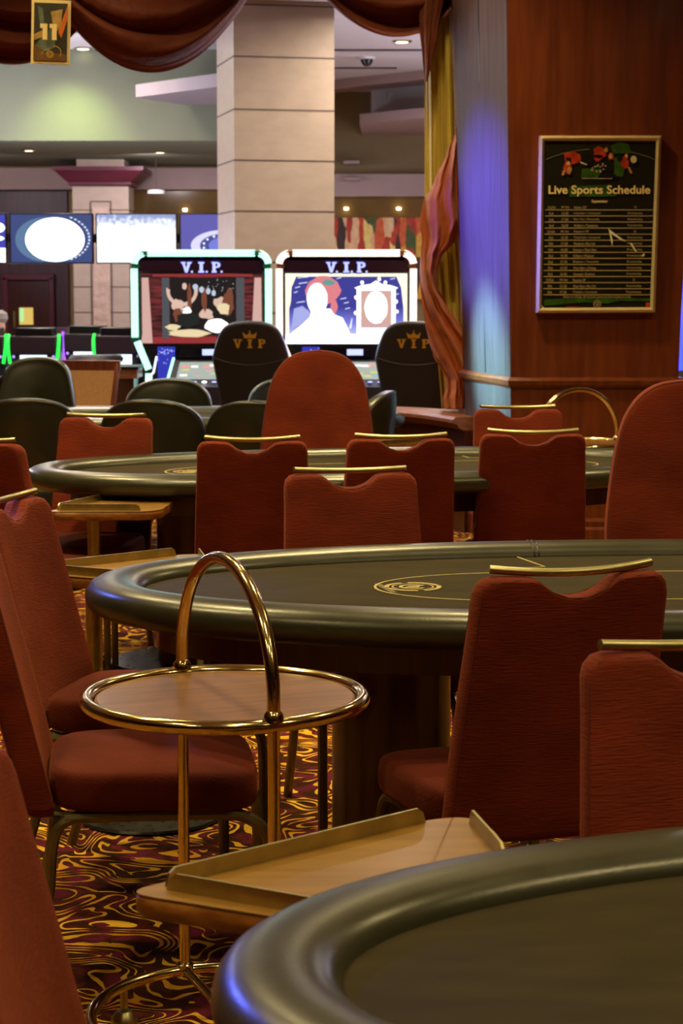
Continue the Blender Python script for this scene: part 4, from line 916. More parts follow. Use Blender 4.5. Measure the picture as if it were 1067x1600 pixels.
def art_dark(p, cx, y, cz, hw, hh):
    X = lambda u: cx - hw + u * 2 * hw
    Z = lambda v_: cz + hh - v_ * 2 * hh
    m_ = bpy.data.materials.new('screen_red_curtain'); m_.use_nodes = True; t_ = NT(m_); q = t_.n['Principled BSDF']; q.inputs['Base Color'].default_value = (.01, .01, .01, 1)
    tc_ = t_.new('ShaderNodeTexCoord'); mp_ = t_.new('ShaderNodeMapping'); mp_.inputs['Scale'].default_value = (3, 1, 26); t_.link(tc_.outputs['Object'], mp_.inputs[0])
    n_ = t_.new('ShaderNodeTexNoise', Scale=1.6, Detail=3.0); t_.link(mp_.outputs[0], n_.inputs['Vector']); r_ = t_.new('ShaderNodeValToRGB')
    r_.color_ramp.elements[0].position = .42; r_.color_ramp.elements[0].color = rgb(34, 8, 14); r_.color_ramp.elements[1].position = .7; r_.color_ramp.elements[1].color = rgb(128, 40, 46)
    t_.link(n_.outputs['Fac'], r_.inputs[0]); t_.link(r_.outputs[0], q.inputs['Emission Color']); q.inputs['Emission Strength'].default_value = 1.0
    flat(p, 'screen_picture', m_, [rect(cx - hw, cz - hh, cx + hw, cz + hh)], y)
    F_ = lambda nm, m, polys, o: flat(p, 'screen_picture', m, [[(X(u), Z(v_)) for u, v_ in P] for P in polys], y - o)
    R_ = lambda u0, v0, u1, v1: [(u0, v0), (u1, v0), (u1, v1), (u0, v1)]
    def B_(u, v_, ru, rv, n=12, j=.3): return [(u + ru * math.cos(2 * PI * k / n) * (1 + j * random.uniform(-1, 1)), v_ + rv * math.sin(2 * PI * k / n) * (1 + j * random.uniform(-1, 1))) for k in range(n)]
    F_('', E_('scr_red', 150, 44, 48, 1), [R_(.10, .01, .92, .045), R_(.10, .90, .62, .99)], .001)
    F_('', E_('scr_black', 12, 8, 14, 1), [R_(.24, .06, .78, .88)], .002)
    F_('', E_('scr_grey', 74, 80, 86, 1), [R_(.175, .06, .235, .92), R_(.785, .06, .85, .92)], .003)
    F_('', E_('scr_column', 214, 170, 160, 1), [[(.01, .06), (.065, .06), (.09, .85), (.095, .99), (.0, .99), (.01, .85)], [(.935, .06), (.99, .06), (.995, .99), (.905, .99), (.91, .85)]], .003)
    def crescent(cx0, cy0, ro, ri, a0, a1, asp=1.8):
        o = [(cx0 + ro * math.cos(D(a0 + (a1 - a0) * k / 14)), cy0 + ro * asp * math.sin(D(a0 + (a1 - a0) * k / 14))) for k in range(15)]
        i_ = [(cx0 + ri * math.cos(D(a1 - (a1 - a0) * k / 14)), cy0 + .02 + ri * asp * math.sin(D(a1 - (a1 - a0) * k / 14)) * .85) for k in range(15)]
        return o + i_
    F_('', E_('scr_ivory', 222, 186, 168, 1), [crescent(.34, .24, .13, .10, -10, 190), B_(.31, .45, .05, .09), B_(.54, .58, .06, .08), B_(.66, .42, .06, .10), B_(.36, .18, .02, .05, 10, .1)], .004)
    F_('', E_('scr_brown', 120, 66, 48, 1), [B_(.40, .38, .02, .2), B_(.52, .36, .02, .2), B_(.72, .42, .05, .2), B_(.30, .58, .04, .1)], .005)
    F_('', E_('scr_skull', 190, 204, 224, 1), [B_(.45, .19, .022, .045, 10, .1), B_(.50, .23, .02, .045, 10, .1), B_(.555, .25, .018, .045, 10, .1), B_(.60, .28, .018, .045, 10, .1)], .006)
    F_('', E_('scr_white', 255, 255, 250, 1.5), [B_(.62, .74, .10, .10, 16, .1), B_(.38, .53, .04, .05)], .006)
    F_('', E_('scr_cream', 236, 216, 170, 1), [B_(.40, .85, .17, .055, 16, .15), B_(.26, .76, .06, .05), B_(.68, .50, .06, .08)], .007)
    F_('', E_('scr_chest', 16, 26, 28, 1), [[(.30, .59), (.40, .56), (.48, .59), (.48, .72), (.39, .78), (.30, .73)]], .008)
    F_('', E_('scr_spark', 210, 220, 230, 1), [B_(random.uniform(.55, .78), random.uniform(.07, .25), .003, .006, 6) for _ in range(20)], .008)
def art_blue(p, cx, y, cz, hw, hh):
    X = lambda u: cx - hw + u * 2 * hw
    Z = lambda v_: cz + hh - v_ * 2 * hh
    F_ = lambda m, polys, o: flat(p, 'screen_picture', m, [[(X(u), Z(v_)) for u, v_ in P] for P in polys], y - o)
    R_ = lambda u0, v0, u1, v1: [(u0, v0), (u1, v0), (u1, v1), (u0, v1)]
    def B_(u, v_, ru, rv, n=16, j=.1): return [(u + ru * math.cos(2 * PI * k / n) * (1 + j * random.uniform(-1, 1)), v_ + rv * math.sin(2 * PI * k / n) * (1 + j * random.uniform(-1, 1))) for k in range(n)]
    m_ = bpy.data.materials.new('screen_blue_night'); m_.use_nodes = True; t_ = NT(m_); q = t_.n['Principled BSDF']; q.inputs['Base Color'].default_value = (.01, .01, .01, 1)
    tc_ = t_.new('ShaderNodeTexCoord'); sp2 = t_.new('ShaderNodeSeparateXYZ'); t_.link(tc_.outputs['Generated'], sp2.inputs[0]); r_ = t_.new('ShaderNodeValToRGB')
    r_.color_ramp.elements[0].position = .0; r_.color_ramp.elements[0].color = rgb(236, 236, 255); r_.color_ramp.elements[1].position = .52; r_.color_ramp.elements[1].color = rgb(54, 58, 150)
    e_ = r_.color_ramp.elements.new(.3); e_.color = rgb(120, 124, 225)
    t_.link(sp2.outputs['Z'], r_.inputs[0]); t_.link(r_.outputs[0], q.inputs['Emission Color']); q.inputs['Emission Strength'].default_value = 1.0
    flat(p, 'screen_picture', m_, [rect(cx - hw, cz - hh, cx + hw, cz + hh)], y)
    Wt = E_('scr_blown_white', 255, 252, 255, 1.8); Wb = E_('scr_warm_border', 255, 244, 214, 1.3)
    F_(Wb, [R_(0, 0, 1, .045), R_(0, 0, .03, 1), R_(.97, 0, 1, 1), [(.03, .04), (.09, .04), (.05, .2), (.045, .4), (.03, .5)], [(.97, .04), (.91, .04), (.95, .2), (.97, .5)]], .001)
    F_(Wt, [R_(0, .86, 1, 1)], .0022)
    F_(E_('scr_haze', 170, 176, 235, 1), [[(.07, .50), (.14, .46), (.24, .60), (.14, .72), (.05, .78)]], .002)
    F_(E_('scr_hair', 226, 130, 140, 1), [B_(.31, .24, .145, .20, 20, .05), B_(.40, .47, .03, .1)], .003)
    F_(E_('scr_teal', 96, 160, 150, 1), [B_(.355, .13, .05, .04)], .0045)
    F_(Wt, [B_(.26, .36, .085, .22, 20, .04), [(.22, .5), (.37, .5), (.40, .58), (.47, .63), (.52, .80), (.56, .99), (.02, .99), (.05, .84), (.14, .72), (.20, .62)]], .006)
    fx0, fx1, fz0, fz1 = .585, .905, .20, .86
    F_(Wt, [R_(fx0, fz0, fx0 + .035, fz1), R_(fx1 - .035, fz0, fx1, fz1), R_(fx0, fz0, fx1, fz0 + .045), R_(fx0, fz1 - .09, fx1, fz1), [(.565, .205), (.62, .17), (.70, .15), (.745, .10), (.79, .15), (.87, .17), (.925, .205), (.90, .225), (.59, .225)]] + [B_(x, z, .014, .03, 8) for x, z in ((.58, .34), (.575, .56), (.91, .4), (.915, .54), (.63, .13), (.77, .08), (.82, .13))], .003)
    F_(E_('scr_frame_inner', 214, 170, 160, 1), [R_(fx0 + .035, fz0 + .05, fx1 - .035, fz1 - .1)], .0025)
    F_(Wt, [B_(.745, .48, .095, .23, 22, .04)], .004)
    F_(E_('scr_streak', 235, 238, 255, 1.3), [[(a, b_), (a + l, b_ - .018), (a + l, b_ - .008), (a, b_ + .008)] for a, b_, l in ((.1, .06, .09), (.11, .14, .07), (.08, .2, .04), (.07, .27, .03), (.09, .41, .07), (.45, .36, .05), (.42, .07, .04), (.48, .42, .04), (.49, .5, .04), (.86, .08, .04), (.9, .3, .03), (.16, .04, .08))] + [[(.525, .78), (.545, .63), (.55, .64), (.54, .78)]], .005)
pL = at(315, 390, Y=15.0); pR = at(541, 390, Y=15.0)
vip_slot('large VIP slot machine with green neon frame and a dark treasure scene on its screen', (pL.x, 15.0, 0), neon_g, pmat('green_glow_channel', rgb(14, 104, 78), rough=.3), art_dark)  # green neon glow on the channel is painted into its colour
vip_slot('large VIP slot machine with white-pink neon frame and a bright blue and white screen', (pR.x, 15.0, 0), neon_w, pmat('copper_channel', rgb(110, 66, 52), rough=.3), art_blue)
lamp('screen_light', 'AREA', (pR.x, 14.75, 1.3), 10, (0.5, 0.55, 1.0), size=0.9, size_y=0.5, target=(pR.x + 0.5, 12, 1.2))
lamp('screen_light', 'AREA', (pL.x, 14.75, 1.3), 5, (0.4, 0.9, 0.9), size=0.9, size_y=0.5, target=(pL.x, 12, 1.2))

# black VIP chairs
def vip_chair(label, loc, rz):
    t = thing('gaming_chair', label, 'chair', loc, rz, 'black slot chairs with a gold crown and VIP on the back')
    seat_pad(0.52, 0.48, 0.50, 0.60, n=4).build('seat', vinyl, t)
    P = [(0.14, 0), (0.20, 0.02), (0.225, 0.15), (0.265, 0.36), (0.267, 0.42), (0.235, 0.53), (0.20, 0.60), (0.15, 0.64), (0.08, 0.658), (0, 0.662)]
    P = [(p_.x, p_.y) for p_ in spline([(a, b_, 0) for a, b_ in P], 4)]
    O = P + [(-a, b_) for a, b_ in reversed(P[:-1])]
    mp_ = lambda a, b_, h: (a, -0.22 - math.tan(D(7)) * b_ + 0.5 * a * a + h, 0.58 + b_)
    b = MB().pillow(O, 0.045, mp_).build('backrest', vinyl, t)
    sm = MB().tube([mp_(x, 0.405 - 0.05 * (1 - (x / .26) ** 2), -0.047) for x in [-.255 + .51 * k / 16 for k in range(17)]], 0.004, 6); sm.build('seam', dark_grey, b)
    g = MB(); slab_letters(g, 'VIP', 0, 0, 0.062, gap=1.35, t=0.002); crown(g, 0, 0.063, 0.10)
    # mirrored onto the rear face (which looks towards -Y in chair space)
    go = g.build('gold_print', crown_gold, b, smooth=False); go.location = (0, -0.22 - math.tan(D(7)) * .52 - 0.049, 0.58 + 0.505); go.rotation_euler = (D(7), 0, 0)
    MB().lathe([(0, .02), (.04, .03), (.035, .5), (0, .5)], 20).build('pedestal', chrome, t); MB().lathe([(0, 0), (.25, 0), (.25, .012), (.05, .03), (0, .03)], 32).build('base_disc', chrome, t)
    return t
p = at(393, 500, Y=13.9); vc = vip_chair('black slot chair with gold crown and VIP, in front of the green neon machine', (p.x, 14.2, 0), D(-2))
p = at(650, 503, Y=13.9); dup(vc, (p.x, 14.2, 0), D(-3), 'black slot chair with gold crown and VIP, half behind the orange drape')

# wall of television screens
YT = 18.2
def tv(px0, px1, label, art):
    a = at(px0, 333, Y=YT); b = at(px1, 412, Y=YT); cx0 = (a.x + b.x) / 2; w = b.x - a.x - 0.012; h = a.z - b.z; cz0 = (a.z + b.z) / 2
    t = thing('television', label, 'screen', (cx0, YT, cz0), 0, 'row of four flat screens hung over the low slot machines')
    MB().box((0, 0.04, 0), (w, 0.07, h)).build('bezel', black, t, bevel=0.005)
    art(t, w / 2 - .012, h / 2 - .012)
    MB().box((0, .10, 0), (.2, .06, .2)).build('wall_bracket', dark_grey, t)
def art_a(t, w, h):
    flat(t, 'screen_picture', E_('tv_blue', 60, 62, 170, 1.2), [rect(-w, -h, w, h)], 0.004); flat(t, 'screen_picture', E_('tv_white', 255, 255, 255, 2.0), [rect(w * .3, -h, w, -h * .4), ellipse(w * .8, h * .45, w * .2, h * .22, 16), ellipse(w * .7, 0, w * .28, h * .12, 16)], 0.001)
def art_b(t, w, h):
    flat(t, 'screen_picture', E_('tv_navy', 58, 74, 128, 1.0), [rect(-w, -h, w, h)], 0.004)
    flat(t, 'screen_picture', E_('tv_mid', 92, 124, 160, 1.0), [ellipse(-w * .15, -h * .05, w * .74, h * .93, 40)], 0.002)
    flat(t, 'screen_picture', E_('tv_disc', 255, 255, 255, 3.0), [ellipse(w * .09, -h * .05, w * .73, h * .92, 48)], -0.001)
    flat(t, 'screen_picture', E_('tv_ticks', 220, 235, 255, 1.4), [[(w * .06 + w * .90 * math.cos(D(q)), h * 1.02 * math.sin(D(q))), (w * .06 + w * .86 * math.cos(D(q)), h * .98 * math.sin(D(q))), (w * .06 + w * .86 * math.cos(D(q + 4)), h * .98 * math.sin(D(q + 4))), (w * .06 + w * .90 * math.cos(D(q + 4)), h * 1.02 * math.sin(D(q + 4)))] for q in list(range(-62, 66, 8))], -0.001)
def art_c(t, w, h):
    m_ = bpy.data.materials.new('tv_bright_pitch'); m_.use_nodes = True; t_ = NT(m_); q = t_.n['Principled BSDF']; q.inputs['Base Color'].default_value = (.01, .01, .01, 1)
    tc_ = t_.new('ShaderNodeTexCoord'); n_ = t_.new('ShaderNodeTexNoise', Scale=22.0, Detail=4.0); t_.link(tc_.outputs['Object'], n_.inputs['Vector'])
    sp2 = t_.new('ShaderNodeSeparateXYZ'); t_.link(tc_.outputs['Generated'], sp2.inputs[0]); sb_ = t_.new('ShaderNodeMath', operation='MULTIPLY_ADD'); sb_.inputs[1].default_value = -1.5; sb_.inputs[2].default_value = 1.35; t_.link(sp2.outputs['Z'], sb_.inputs[0])
    ad_ = t_.new('ShaderNodeMath', operation='ADD'); t_.link(n_.outputs['Fac'], ad_.inputs[0]); t_.link(sb_.outputs[0], ad_.inputs[1])
    r_ = t_.new('ShaderNodeValToRGB'); r_.color_ramp.elements[0].position = .42; r_.color_ramp.elements[0].color = rgb(128, 138, 178); r_.color_ramp.elements[1].position = .82; r_.color_ramp.elements[1].color = rgb(245, 252, 255)
    t_.link(ad_.outputs[0], r_.inputs[0]); t_.link(r_.outputs[0], q.inputs['Emission Color']); q.inputs['Emission Strength'].default_value = 1.5
    flat(t, 'screen_picture', m_, [rect(-w, -h, w, h)], 0.002)
def art_d(t, w, h):
    flat(t, 'screen_picture', E_('tv_violet', 96, 92, 176, 1.0), [rect(-w, -h, w, h)], 0.004)
    flat(t, 'screen_picture', E_('tv_pale', 210, 206, 236, 1.2), [ellipse(w * .1, -h * .3, w * 1.0 * .85, h * 1.1 * .6, 40)], 0.002)
    flat(t, 'screen_picture', E_('tv_wheel', 76, 74, 150, 1.0), [ellipse(w * .1, -h * .3, w * .62, h * .5, 40)], 0.0)
    flat(t, 'screen_picture', E_('tv_hub', 120, 128, 225, 1.0), [ellipse(w * .12, -h * .3, w * .42, h * .36, 40)], -0.002)
    flat(t, 'screen_picture', E_('tv_ticks', 220, 235, 255, 1.4), [ellipse(w * .1 + w * .53 * math.cos(D(q)), -h * .3 + h * .44 * math.sin(D(q)), w * .03, h * .05, 8) for q in range(0, 360, 24)], -0.003)
tv(-122, 12, 'flat screen cut by the left edge of the photo, with blue and white picture', art_a)
tv(13, 147, 'flat screen showing a huge blown-out white disc on dark blue', art_b)
tv(148, 278, 'flat screen showing a pale white and grey sports picture', art_c)
tv(279, 410, 'flat screen showing a violet wheel, cut off by the stone column', art_d)

zr_ = at(0, 372, Y=YT).z; tag(MB().box((-3.3, YT + .16, zr_), (4.6, .05, .08)).build('mounting_rail', dark_grey), 'dark horizontal rail carrying the row of flat screens, fixed to the stone column', 'rail')
# low slant-top machines under the screens
def slant(label, px, Y, L, Rr, proto_=None):
    p_ = at(px, 520, Y=Y)
    t = thing('slant_slot_machine', label, 'slot machine', (p_.x, Y, 0), 0, 'low slot machines under the screen row')
    MB().prism([(-.19, 0), (.19, 0), (.19, 1.08), (-.19, 1.08)], -.2, .14, FX).build('cabinet', dark_grey, t, bevel=0.01)
    MB().box((0, 0, 1.11), (.30, .25, .07)).build('top_box', black, t, bevel=0.008)
    MB().box((0, -.15, 1.0), (.36, .03, .12)).build('upper_panel', pmat('plum_panel', rgb(48, 34, 46), rough=0.4), t)
    MB().box((0, -.155, .865), (.215, .012, .125)).build('screen', E_('slant_screen', 225, 250, 255, 1.7), t)
    for s in (-1, 1):
        MB().lathe([(0, 0), (.012, 0), (.01, .006), (0, .007)], 12, Matrix.Translation((s * .16, -.146, .915)) @ Matrix.Rotation(PI / 2, 4, 'X')).build('round_lamp', E_('violet_dot', 190, 150, 255, 1.3), t)
        mt = L if s < 0 else Rr
        if mt: MB().tube(spline([(s * .20, -.10, 1.09), (s * .205, -.13, 1.05), (s * .20, -.155, .96), (s * .185, -.165, .86)], 4), 0.013, 8).build('led_strip', mt, t)
    MB().box((0, -.20, .74), (.38, .16, .05)).build('button_deck', black, t, bevel=0.01)
    for k in range(5): MB().lathe([(0, 0), (.014, 0), (.012, .01), (0, .012)], 10, Matrix.Translation((-.12 + .06 * k, -.2, .765))).build('button', E_('button_glow', 190, 196, 255, 1.6), t)
    return t
slant('low slot machine with green light strips, cut by the left edge', -26, 16.2, neon_green, neon_green)
slant('low slot machine with white screen between green strips, left of the pilaster', 56, 16.2, neon_green, neon_green)
slant('low slot machine with a purple light strip in front of the far pilaster', 138, 17.0, neon_purple, None)
slant('low slot machine with a green strip beside the green neon VIP machine', 188, 16.35, neon_green, None)
p = at(180, 573, Y=14.6)
t = thing('high_table', 'dark topped high table with pale edge left of the green neon machine', 'table', (p.x + .02, 14.6, 0))
MB().box((0, 0, p.z), (.34, .4, .02)).build('tabletop', black, t, bevel=.004); MB().box((0, 0, p.z - .045), (.32, .38, .065)).build('apron', wood_rail, t)
MB().box((0, 0, (p.z - .08) / 2), (.26, .3, p.z - .08)).build('body', wood_dark, t)
p = at(150, 560, Y=15.2)
t = thing('black_stool', 'flat black stool seat before the purple-lit low slot machine', 'stool', (p.x, 15.2, 0))
MB().lathe([(0, p.z - .03), (.2, p.z - .025), (.21, p.z), (.19, p.z + .025), (0, p.z + .03)], 32).build('seat', vinyl, t); MB().lathe([(0, .02), (.03, .02), (.03, p.z - .02), (0, p.z - .02)], 16).build('pole', chrome, t); MB().lathe([(0, 0), (.2, 0), (.2, .015), (0, .03)], 28).build('base_disc', chrome, t)
p = at(-3, 520, Y=18.6); px_ = p.x
def skin_body(name, joints, edges, mat, parent=None, loc=(0, 0, 0), lv=2):
    me = bpy.data.meshes.new(name); me.from_pydata([j_[0] for j_ in joints], edges, []); me.materials.append(mat)
    o = bpy.data.objects.new(name, me); C.objects.link(o); o.location = loc
    if parent: o.parent = parent
    o.modifiers.new('skin', 'SKIN').use_smooth_shade = True; o.modifiers.new('sub', 'SUBSURF').render_levels = lv
    for k, j_ in enumerate(joints): me.skin_vertices[0].data[k].radius = (j_[1], j_[1] * (j_[2] if len(j_) > 2 else 1))
    me.skin_vertices[0].data[0].use_root = True
    return o
skin = pmat('skin', rgb(206, 160, 132), rough=0.6, var=0.04); shirt = pmat('pale_blue_shirt', rgb(120, 140, 200), rough=0.8, var=0.06, bump=0.2); trouser = pmat('dark_trousers', rgb(30, 30, 38), rough=0.8, var=0.1); hairm = pmat('grey_hair', rgb(150, 142, 134), rough=0.8, bump=0.4)
J = [((0, 0, .50), .12), ((0, 0, .68), .11), ((0, 0, .86), .125), ((0, 0, .94), .07), ((0, -.01, 1.00), .05), ((0, -.03, 1.08), .085, 1.1), ((0, -.03, 1.17), .082, 1.1),
     ((.15, 0, .90), .05), ((.22, -.06, .70), .042), ((.15, -.26, .62), .034), ((.10, -.32, .62), .026), ((-.15, 0, .90), .05), ((-.22, -.06, .70), .042), ((-.15, -.26, .62), .034), ((-.10, -.32, .62), .026),
     ((.10, -.02, .50), .08), ((.13, -.38, .48), .06), ((.13, -.40, .08), .04), ((.13, -.50, .045), .035), ((-.10, -.02, .50), .08), ((-.13, -.38, .48), .06), ((-.13, -.40, .08), .04), ((-.13, -.50, .045), .035)]
Ed = [(0, 1), (1, 2), (2, 3), (3, 4), (4, 5), (5, 6), (2, 7), (7, 8), (8, 9), (9, 10), (2, 11), (11, 12), (12, 13), (13, 14), (0, 15), (15, 16), (16, 17), (17, 18), (0, 19), (19, 20), (20, 21), (21, 22)]
pe = skin_body('person', J, Ed, skin, None, (px_, 18.6, 0))
tag(pe, 'person in pale blue top seated far back at the left edge', 'person')
sh = [((0, 0, .52), .135), ((0, 0, .70), .125), ((0, 0, .87), .14), ((0, 0, .94), .085), ((.16, 0, .905), .062), ((.23, -.06, .70), .055), ((.19, -.16, .66), .05), ((-.16, 0, .905), .062), ((-.23, -.06, .70), .055), ((-.19, -.16, .66), .05)]
skin_body('shirt', sh, [(0, 1), (1, 2), (2, 3), (2, 4), (4, 5), (5, 6), (2, 7), (7, 8), (8, 9)], shirt, pe)
tj = [((0, .0, .50), .14), ((.10, -.02, .50), .09), ((.13, -.39, .48), .075), ((.13, -.41, .10), .055), ((-.10, -.02, .50), .09), ((-.13, -.39, .48), .075), ((-.13, -.41, .10), .055)]
skin_body('trousers', tj, [(0, 1), (1, 2), (2, 3), (0, 4), (4, 5), (5, 6)], trouser, pe)
MB().lathe([(0, 0), (.07, .01), (.098, .06), (.09, .11), (.05, .14), (0, .145)], 24, Matrix.Translation((0, -.015, 1.115))).build('hair', hairm, pe)
t = thing('black_stool', 'dark stool under the seated person at the far left edge', 'stool', (px_, 18.6, 0))
MB().lathe([(0, .33), (.19, .33), (.2, .36), (.18, .385), (0, .39)], 32).build('seat', vinyl, t); MB().lathe([(0, .02), (.03, .02), (.03, .34), (0, .34)], 16).build('pole', chrome, t); MB().lathe([(0, 0), (.2, 0), (.2, .015), (0, .03)], 28).build('base_disc', chrome, t)
# =================================================================== BLUE-LIT MACHINE PAST THE PILLAR
p = at(1072, 480, Y=14.0)
t = thing('slot_machine', 'slot machine with curved blue light edge glimpsed right of the mahogany pillar', 'slot machine', (p.x + .28, 14.0, 0))
MB().box((0, .2, .95), (.56, .4, 1.9)).build('cabinet', black, t, bevel=.02)
MB().tube(spline([(-.27, -.03, 1.75), (-.29, -.05, 1.5), (-.31, -.08, 1.25), (-.335, -.10, 1.05), (-.33, -.1, .9)], 6), 0.022, 10).build('led_strip', neon_blue, t)
MB().box((0, -.01, 1.4), (.48, .03, .6)).build('screen', E_('right_screen', 120, 180, 255, 1.3), t)

# =================================================================== DRAPES
backlit_edge_mat = pmat('pink_backlit_edge', rgb(168, 84, 66), rough=0.6, transl=0.4, sheen=0.4)  # light coming through the swag's single layer, painted as a pink edge strip
def swag(label, px0, px1, ybot, Yd, folds, seed, depth=0.16, ztop=3.66, skew=0.0):
    rnd = random.Random(seed)
    x0 = at(px0, 0, Y=Yd).x; x1 = at(px1, 0, Y=Yd).x; zb = at(500, ybot, Y=Yd).z; S_ = ztop - zb
    def fn(u, v):
        sag = S_ * (0.06 + 0.94 * v ** 0.9)
        uu = u + skew * math.sin(PI * u) * v
        x = x0 + (x1 - x0) * uu
        shape = 1 - abs(2 * u - 1) ** (2.05 + .35 * (1 - v))
        amp = math.sin(PI * u) ** 0.5
        w = v + 0.10 * math.sin(2.3 * u + seed) * math.sin(PI * v) + 0.05 * math.sin(6 * u + 2 * seed) * math.sin(PI * v)
        g = 0.5 + 0.5 * math.sin(3.1 * u + 5 * v + seed)
        rip = (0.6 + g) * math.sin(w * 2 * PI * folds + 1.1 * math.sin(u * 3.0 + seed)) + 0.35 * math.sin(w * 2 * PI * folds * 1.7 + 3 * u + seed)
        z = ztop - sag * shape + 0.03 * amp * math.sin(PI * min(1, v * 1.02)) * math.cos(w * 2 * PI * folds + 1.2 * u)
        y = Yd - depth * amp * (0.35 + 0.65 * math.sin(PI * min(1, v * .92 + .06))) - 0.055 * amp * rip
        return (x, y, z)
    o = MB().grid(fn, 72, 84).build('swag_drape', swag_mat, solid=0.004, fix=False)
    MB().grid(lambda u, v: (lambda p_: (p_[0], p_[1] - .007, p_[2]))(fn(u, .955 + .05 * v)), 72, 6).build('backlit_edge', backlit_edge_mat, o, solid=0.003, fix=False)
    return tag(o, label, 'drape', None)
swag('copper brown fabric swag behind the number 11 sign at the top left', -170, 215, 103, 12.75, 3.2, 3)
swag('largest copper brown fabric swag, between the number sign and the stone column', 22, 446, 112, 12.5, 3.7, 1)
swag('copper brown fabric swag between the stone column and the mustard curtain', 432, 775, 62, 12.6, 3.3, 8, skew=0.05)
def sheet(name, rows, Yd, mat, label, cat, nfold, amp, bulge=0.06, diag=0.0, parent=None, nu=60, nv=110, ph=0.0, closed=True):
    ys = [r[0] for r in rows]
    def interp(y, k):
        for i in range(len(rows) - 1):
            if rows[i][0] <= y <= rows[i + 1][0]:
                t_ = (y - rows[i][0]) / (rows[i + 1][0] - rows[i][0]); t_ = t_ * t_ * (3 - 2 * t_) * .5 + t_ * .5
                return rows[i][k] + (rows[i + 1][k] - rows[i][k]) * t_
        return rows[-1][k]
    def fn(u, v):
        y = ys[0] + (ys[-1] - ys[0]) * v
        a = interp(y, 1); b = interp(y, 2); w = abs(b - a) * Yd / F
        q = at(a + (b - a) * u, y, Y=Yd)
        fold = amp * min(1, w / .12 + .2) * (math.sin(2 * PI * nfold * (u + diag * v) + ph + 0.7 * math.sin(5 * v)) + .4 * math.sin(2 * PI * nfold * 2.3 * (u + diag * v) + 2 * ph + 3 * v))
        xm = lerp(Fb.x, Ft.x, q.z / CEIL) - 0.004
        return (min(q.x, xm), Yd - bulge * math.sin(PI * u) + fold, q.z)
    o = MB().grid(fn, nu, nv).build(name, mat, parent, solid=0.003, fix=False)
    if label: tag(o, label, cat)
    return o
yz = at(690, 642, Y=12.62)
sheet('long_curtain', [(-130, 655, 722), (0, 661, 722), (200, 664, 728), (330, 664, 732), (420, 672, 738), (560, 684, 744), (638, 690, 748)], 12.62, yellow_mat, 'mustard yellow pleated curtain hanging beside the mahogany pillar, tied with an orange sheer', 'curtain', 4.5, 0.028, bulge=0.0)
tail = sheet('swag_tail', [(-110, 652, 700), (0, 654, 692), (50, 656, 684), (90, 660, 676), (128, 664, 668)], 12.42, swag_mat, 'narrow copper brown fabric tail over the top of the mustard curtain', 'drape', 2.0, 0.02, bulge=0.04)
sc1 = sheet('sheer_scarf', [(198, 714, 722), (240, 698, 724), (285, 678, 728), (315, 662, 730), (345, 656, 730), (375, 659, 712), (400, 657, 690), (425, 656, 682), (450, 657, 684), (475, 659, 697), (505, 664, 716), (530, 670, 730), (555, 677, 738), (575, 688, 738), (592, 697, 735), (606, 697, 732), (622, 692, 730), (638, 694, 726)], 12.38, scarf_mat, 'orange sheer scarf twisted around the mustard curtain beside the pillar', 'drape', 2.6, 0.022, bulge=0.09, diag=-1.3, nv=200, nu=80)
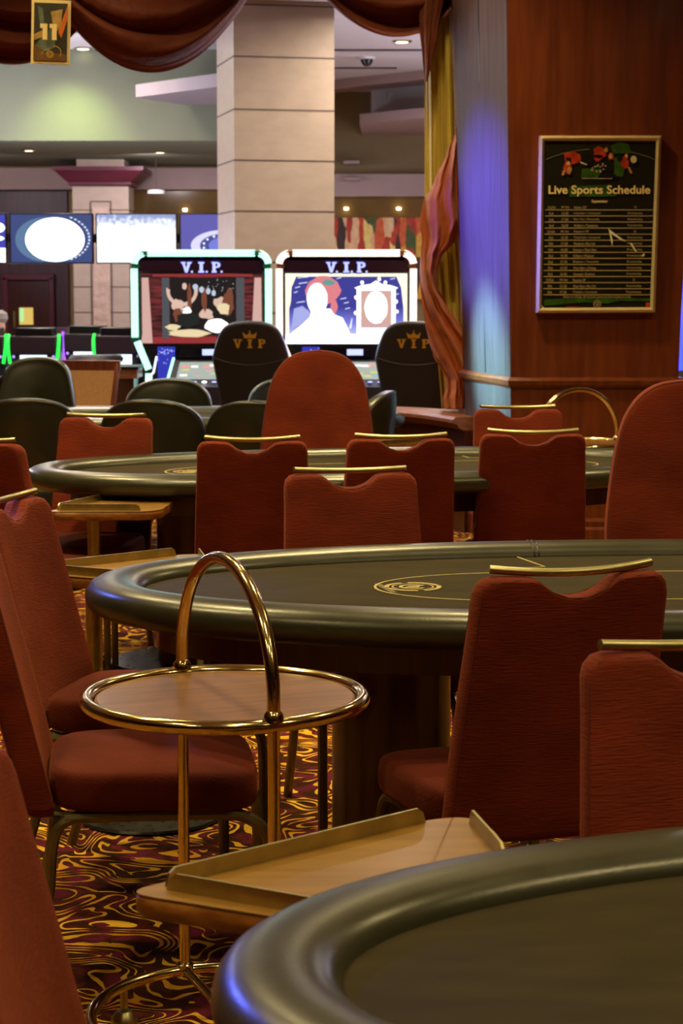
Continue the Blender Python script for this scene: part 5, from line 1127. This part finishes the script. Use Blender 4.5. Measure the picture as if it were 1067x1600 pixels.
# =================================================================== HANGING TABLE NUMBER
Yn = 8.0
a = at(47, 0, Y=Yn); b = at(111, 101, Y=Yn); cx0 = (at(49, 50, Y=Yn).x + at(109, 50, Y=Yn).x) / 2; cz0 = (at(50, 2, Y=Yn).z + at(50, 98, Y=Yn).z) / 2
hw, hh = 0.0765, 0.124
t = thing('number_sign', 'small hanging table sign with pale border and the number 11 at the top left', 'sign', (cx0, Yn, cz0), D(0)); t.rotation_euler = (0, D(2.0), 0)
MB().box((0, 0.008, 0), (2 * hw, 0.012, 2 * hh)).build('board', cream_print, t, smooth=False)
P_ = lambda l: [(u * hw * .86, v_ * hh * .90) for u, v_ in l]
flat(t, 'printed_picture', pmat('sign_dark', rgb(52, 50, 40), rough=.4, var=.2, vscale=20), [P_([(-1, -1), (1, -1), (1, 1), (-1, 1)])], 0.001)
flat(t, 'printed_picture', pmat('sign_teal', rgb(96, 106, 92), rough=.4, var=.25, vscale=25), [P_([(-.9, -.5), (-.4, -.05), (.2, .2), (.3, -.5), (-.2, -.7)]), P_([(-.8, .9), (-.5, .8), (-.3, .0), (-.6, .1)])], 0.0)
flat(t, 'printed_picture', pmat('sign_gold', rgb(176, 140, 76), rough=.4, var=.25, vscale=25), [P_([(0, .7), (.7, .8), (.6, .1), (.2, .0)]), P_([(-1, -.1), (-.5, .05), (-.3, -.15), (-1, -.3)])], -0.001)
flat(t, 'printed_picture', pmat('sign_orange', rgb(206, 104, 34), rough=.4, var=.15, vscale=20), [P_([(1, .95), (1, .45), (.65, -.2), (.45, .0)])], -0.002)
flat(t, 'printed_picture', pmat('sign_brown', rgb(110, 74, 34), rough=.4, var=.2, vscale=20), [P_([(-1, -1), (1, -1), (.9, -.75), (-.4, -.7), (-1, -.4)])], -0.002)
slab_letters(MB(), '11', -.006, .0, 0.062, y=-0.004, gap=.60, t=0.0015).build('number_lettering', cream_print, t, smooth=False)
em = MB()
def ringf(cx, cz, r, w, a0=0, a1=360, y=-.0045):
    n = 24; v_ = [(cx + rr * math.cos(D(a0 + (a1 - a0) * k / n)), y, cz + rr * math.sin(D(a0 + (a1 - a0) * k / n))) for k in range(n + 1) for rr in (r, r - w)]
    em.add(v_, [(2 * k, 2 * k + 1, 2 * k + 3, 2 * k + 2) for k in range(n)])
ringf(0.0, -.086, .0135, .003); ringf(0.0, -.086, .007, .002); ringf(.02, -.078, .024, .0022, -40, 110); ringf(-.008, -.092, .026, .0018, 80, 175)
em.build('round_emblem', crown_gold, t, smooth=False)
MB().tube([(-.02, .008, hh), (-.02, .008, CEIL - cz0)], 0.0012, 5).tube([(.02, .008, hh), (.02, .008, CEIL - cz0)], 0.0012, 5).build('hanging_wire', dark_grey, t)
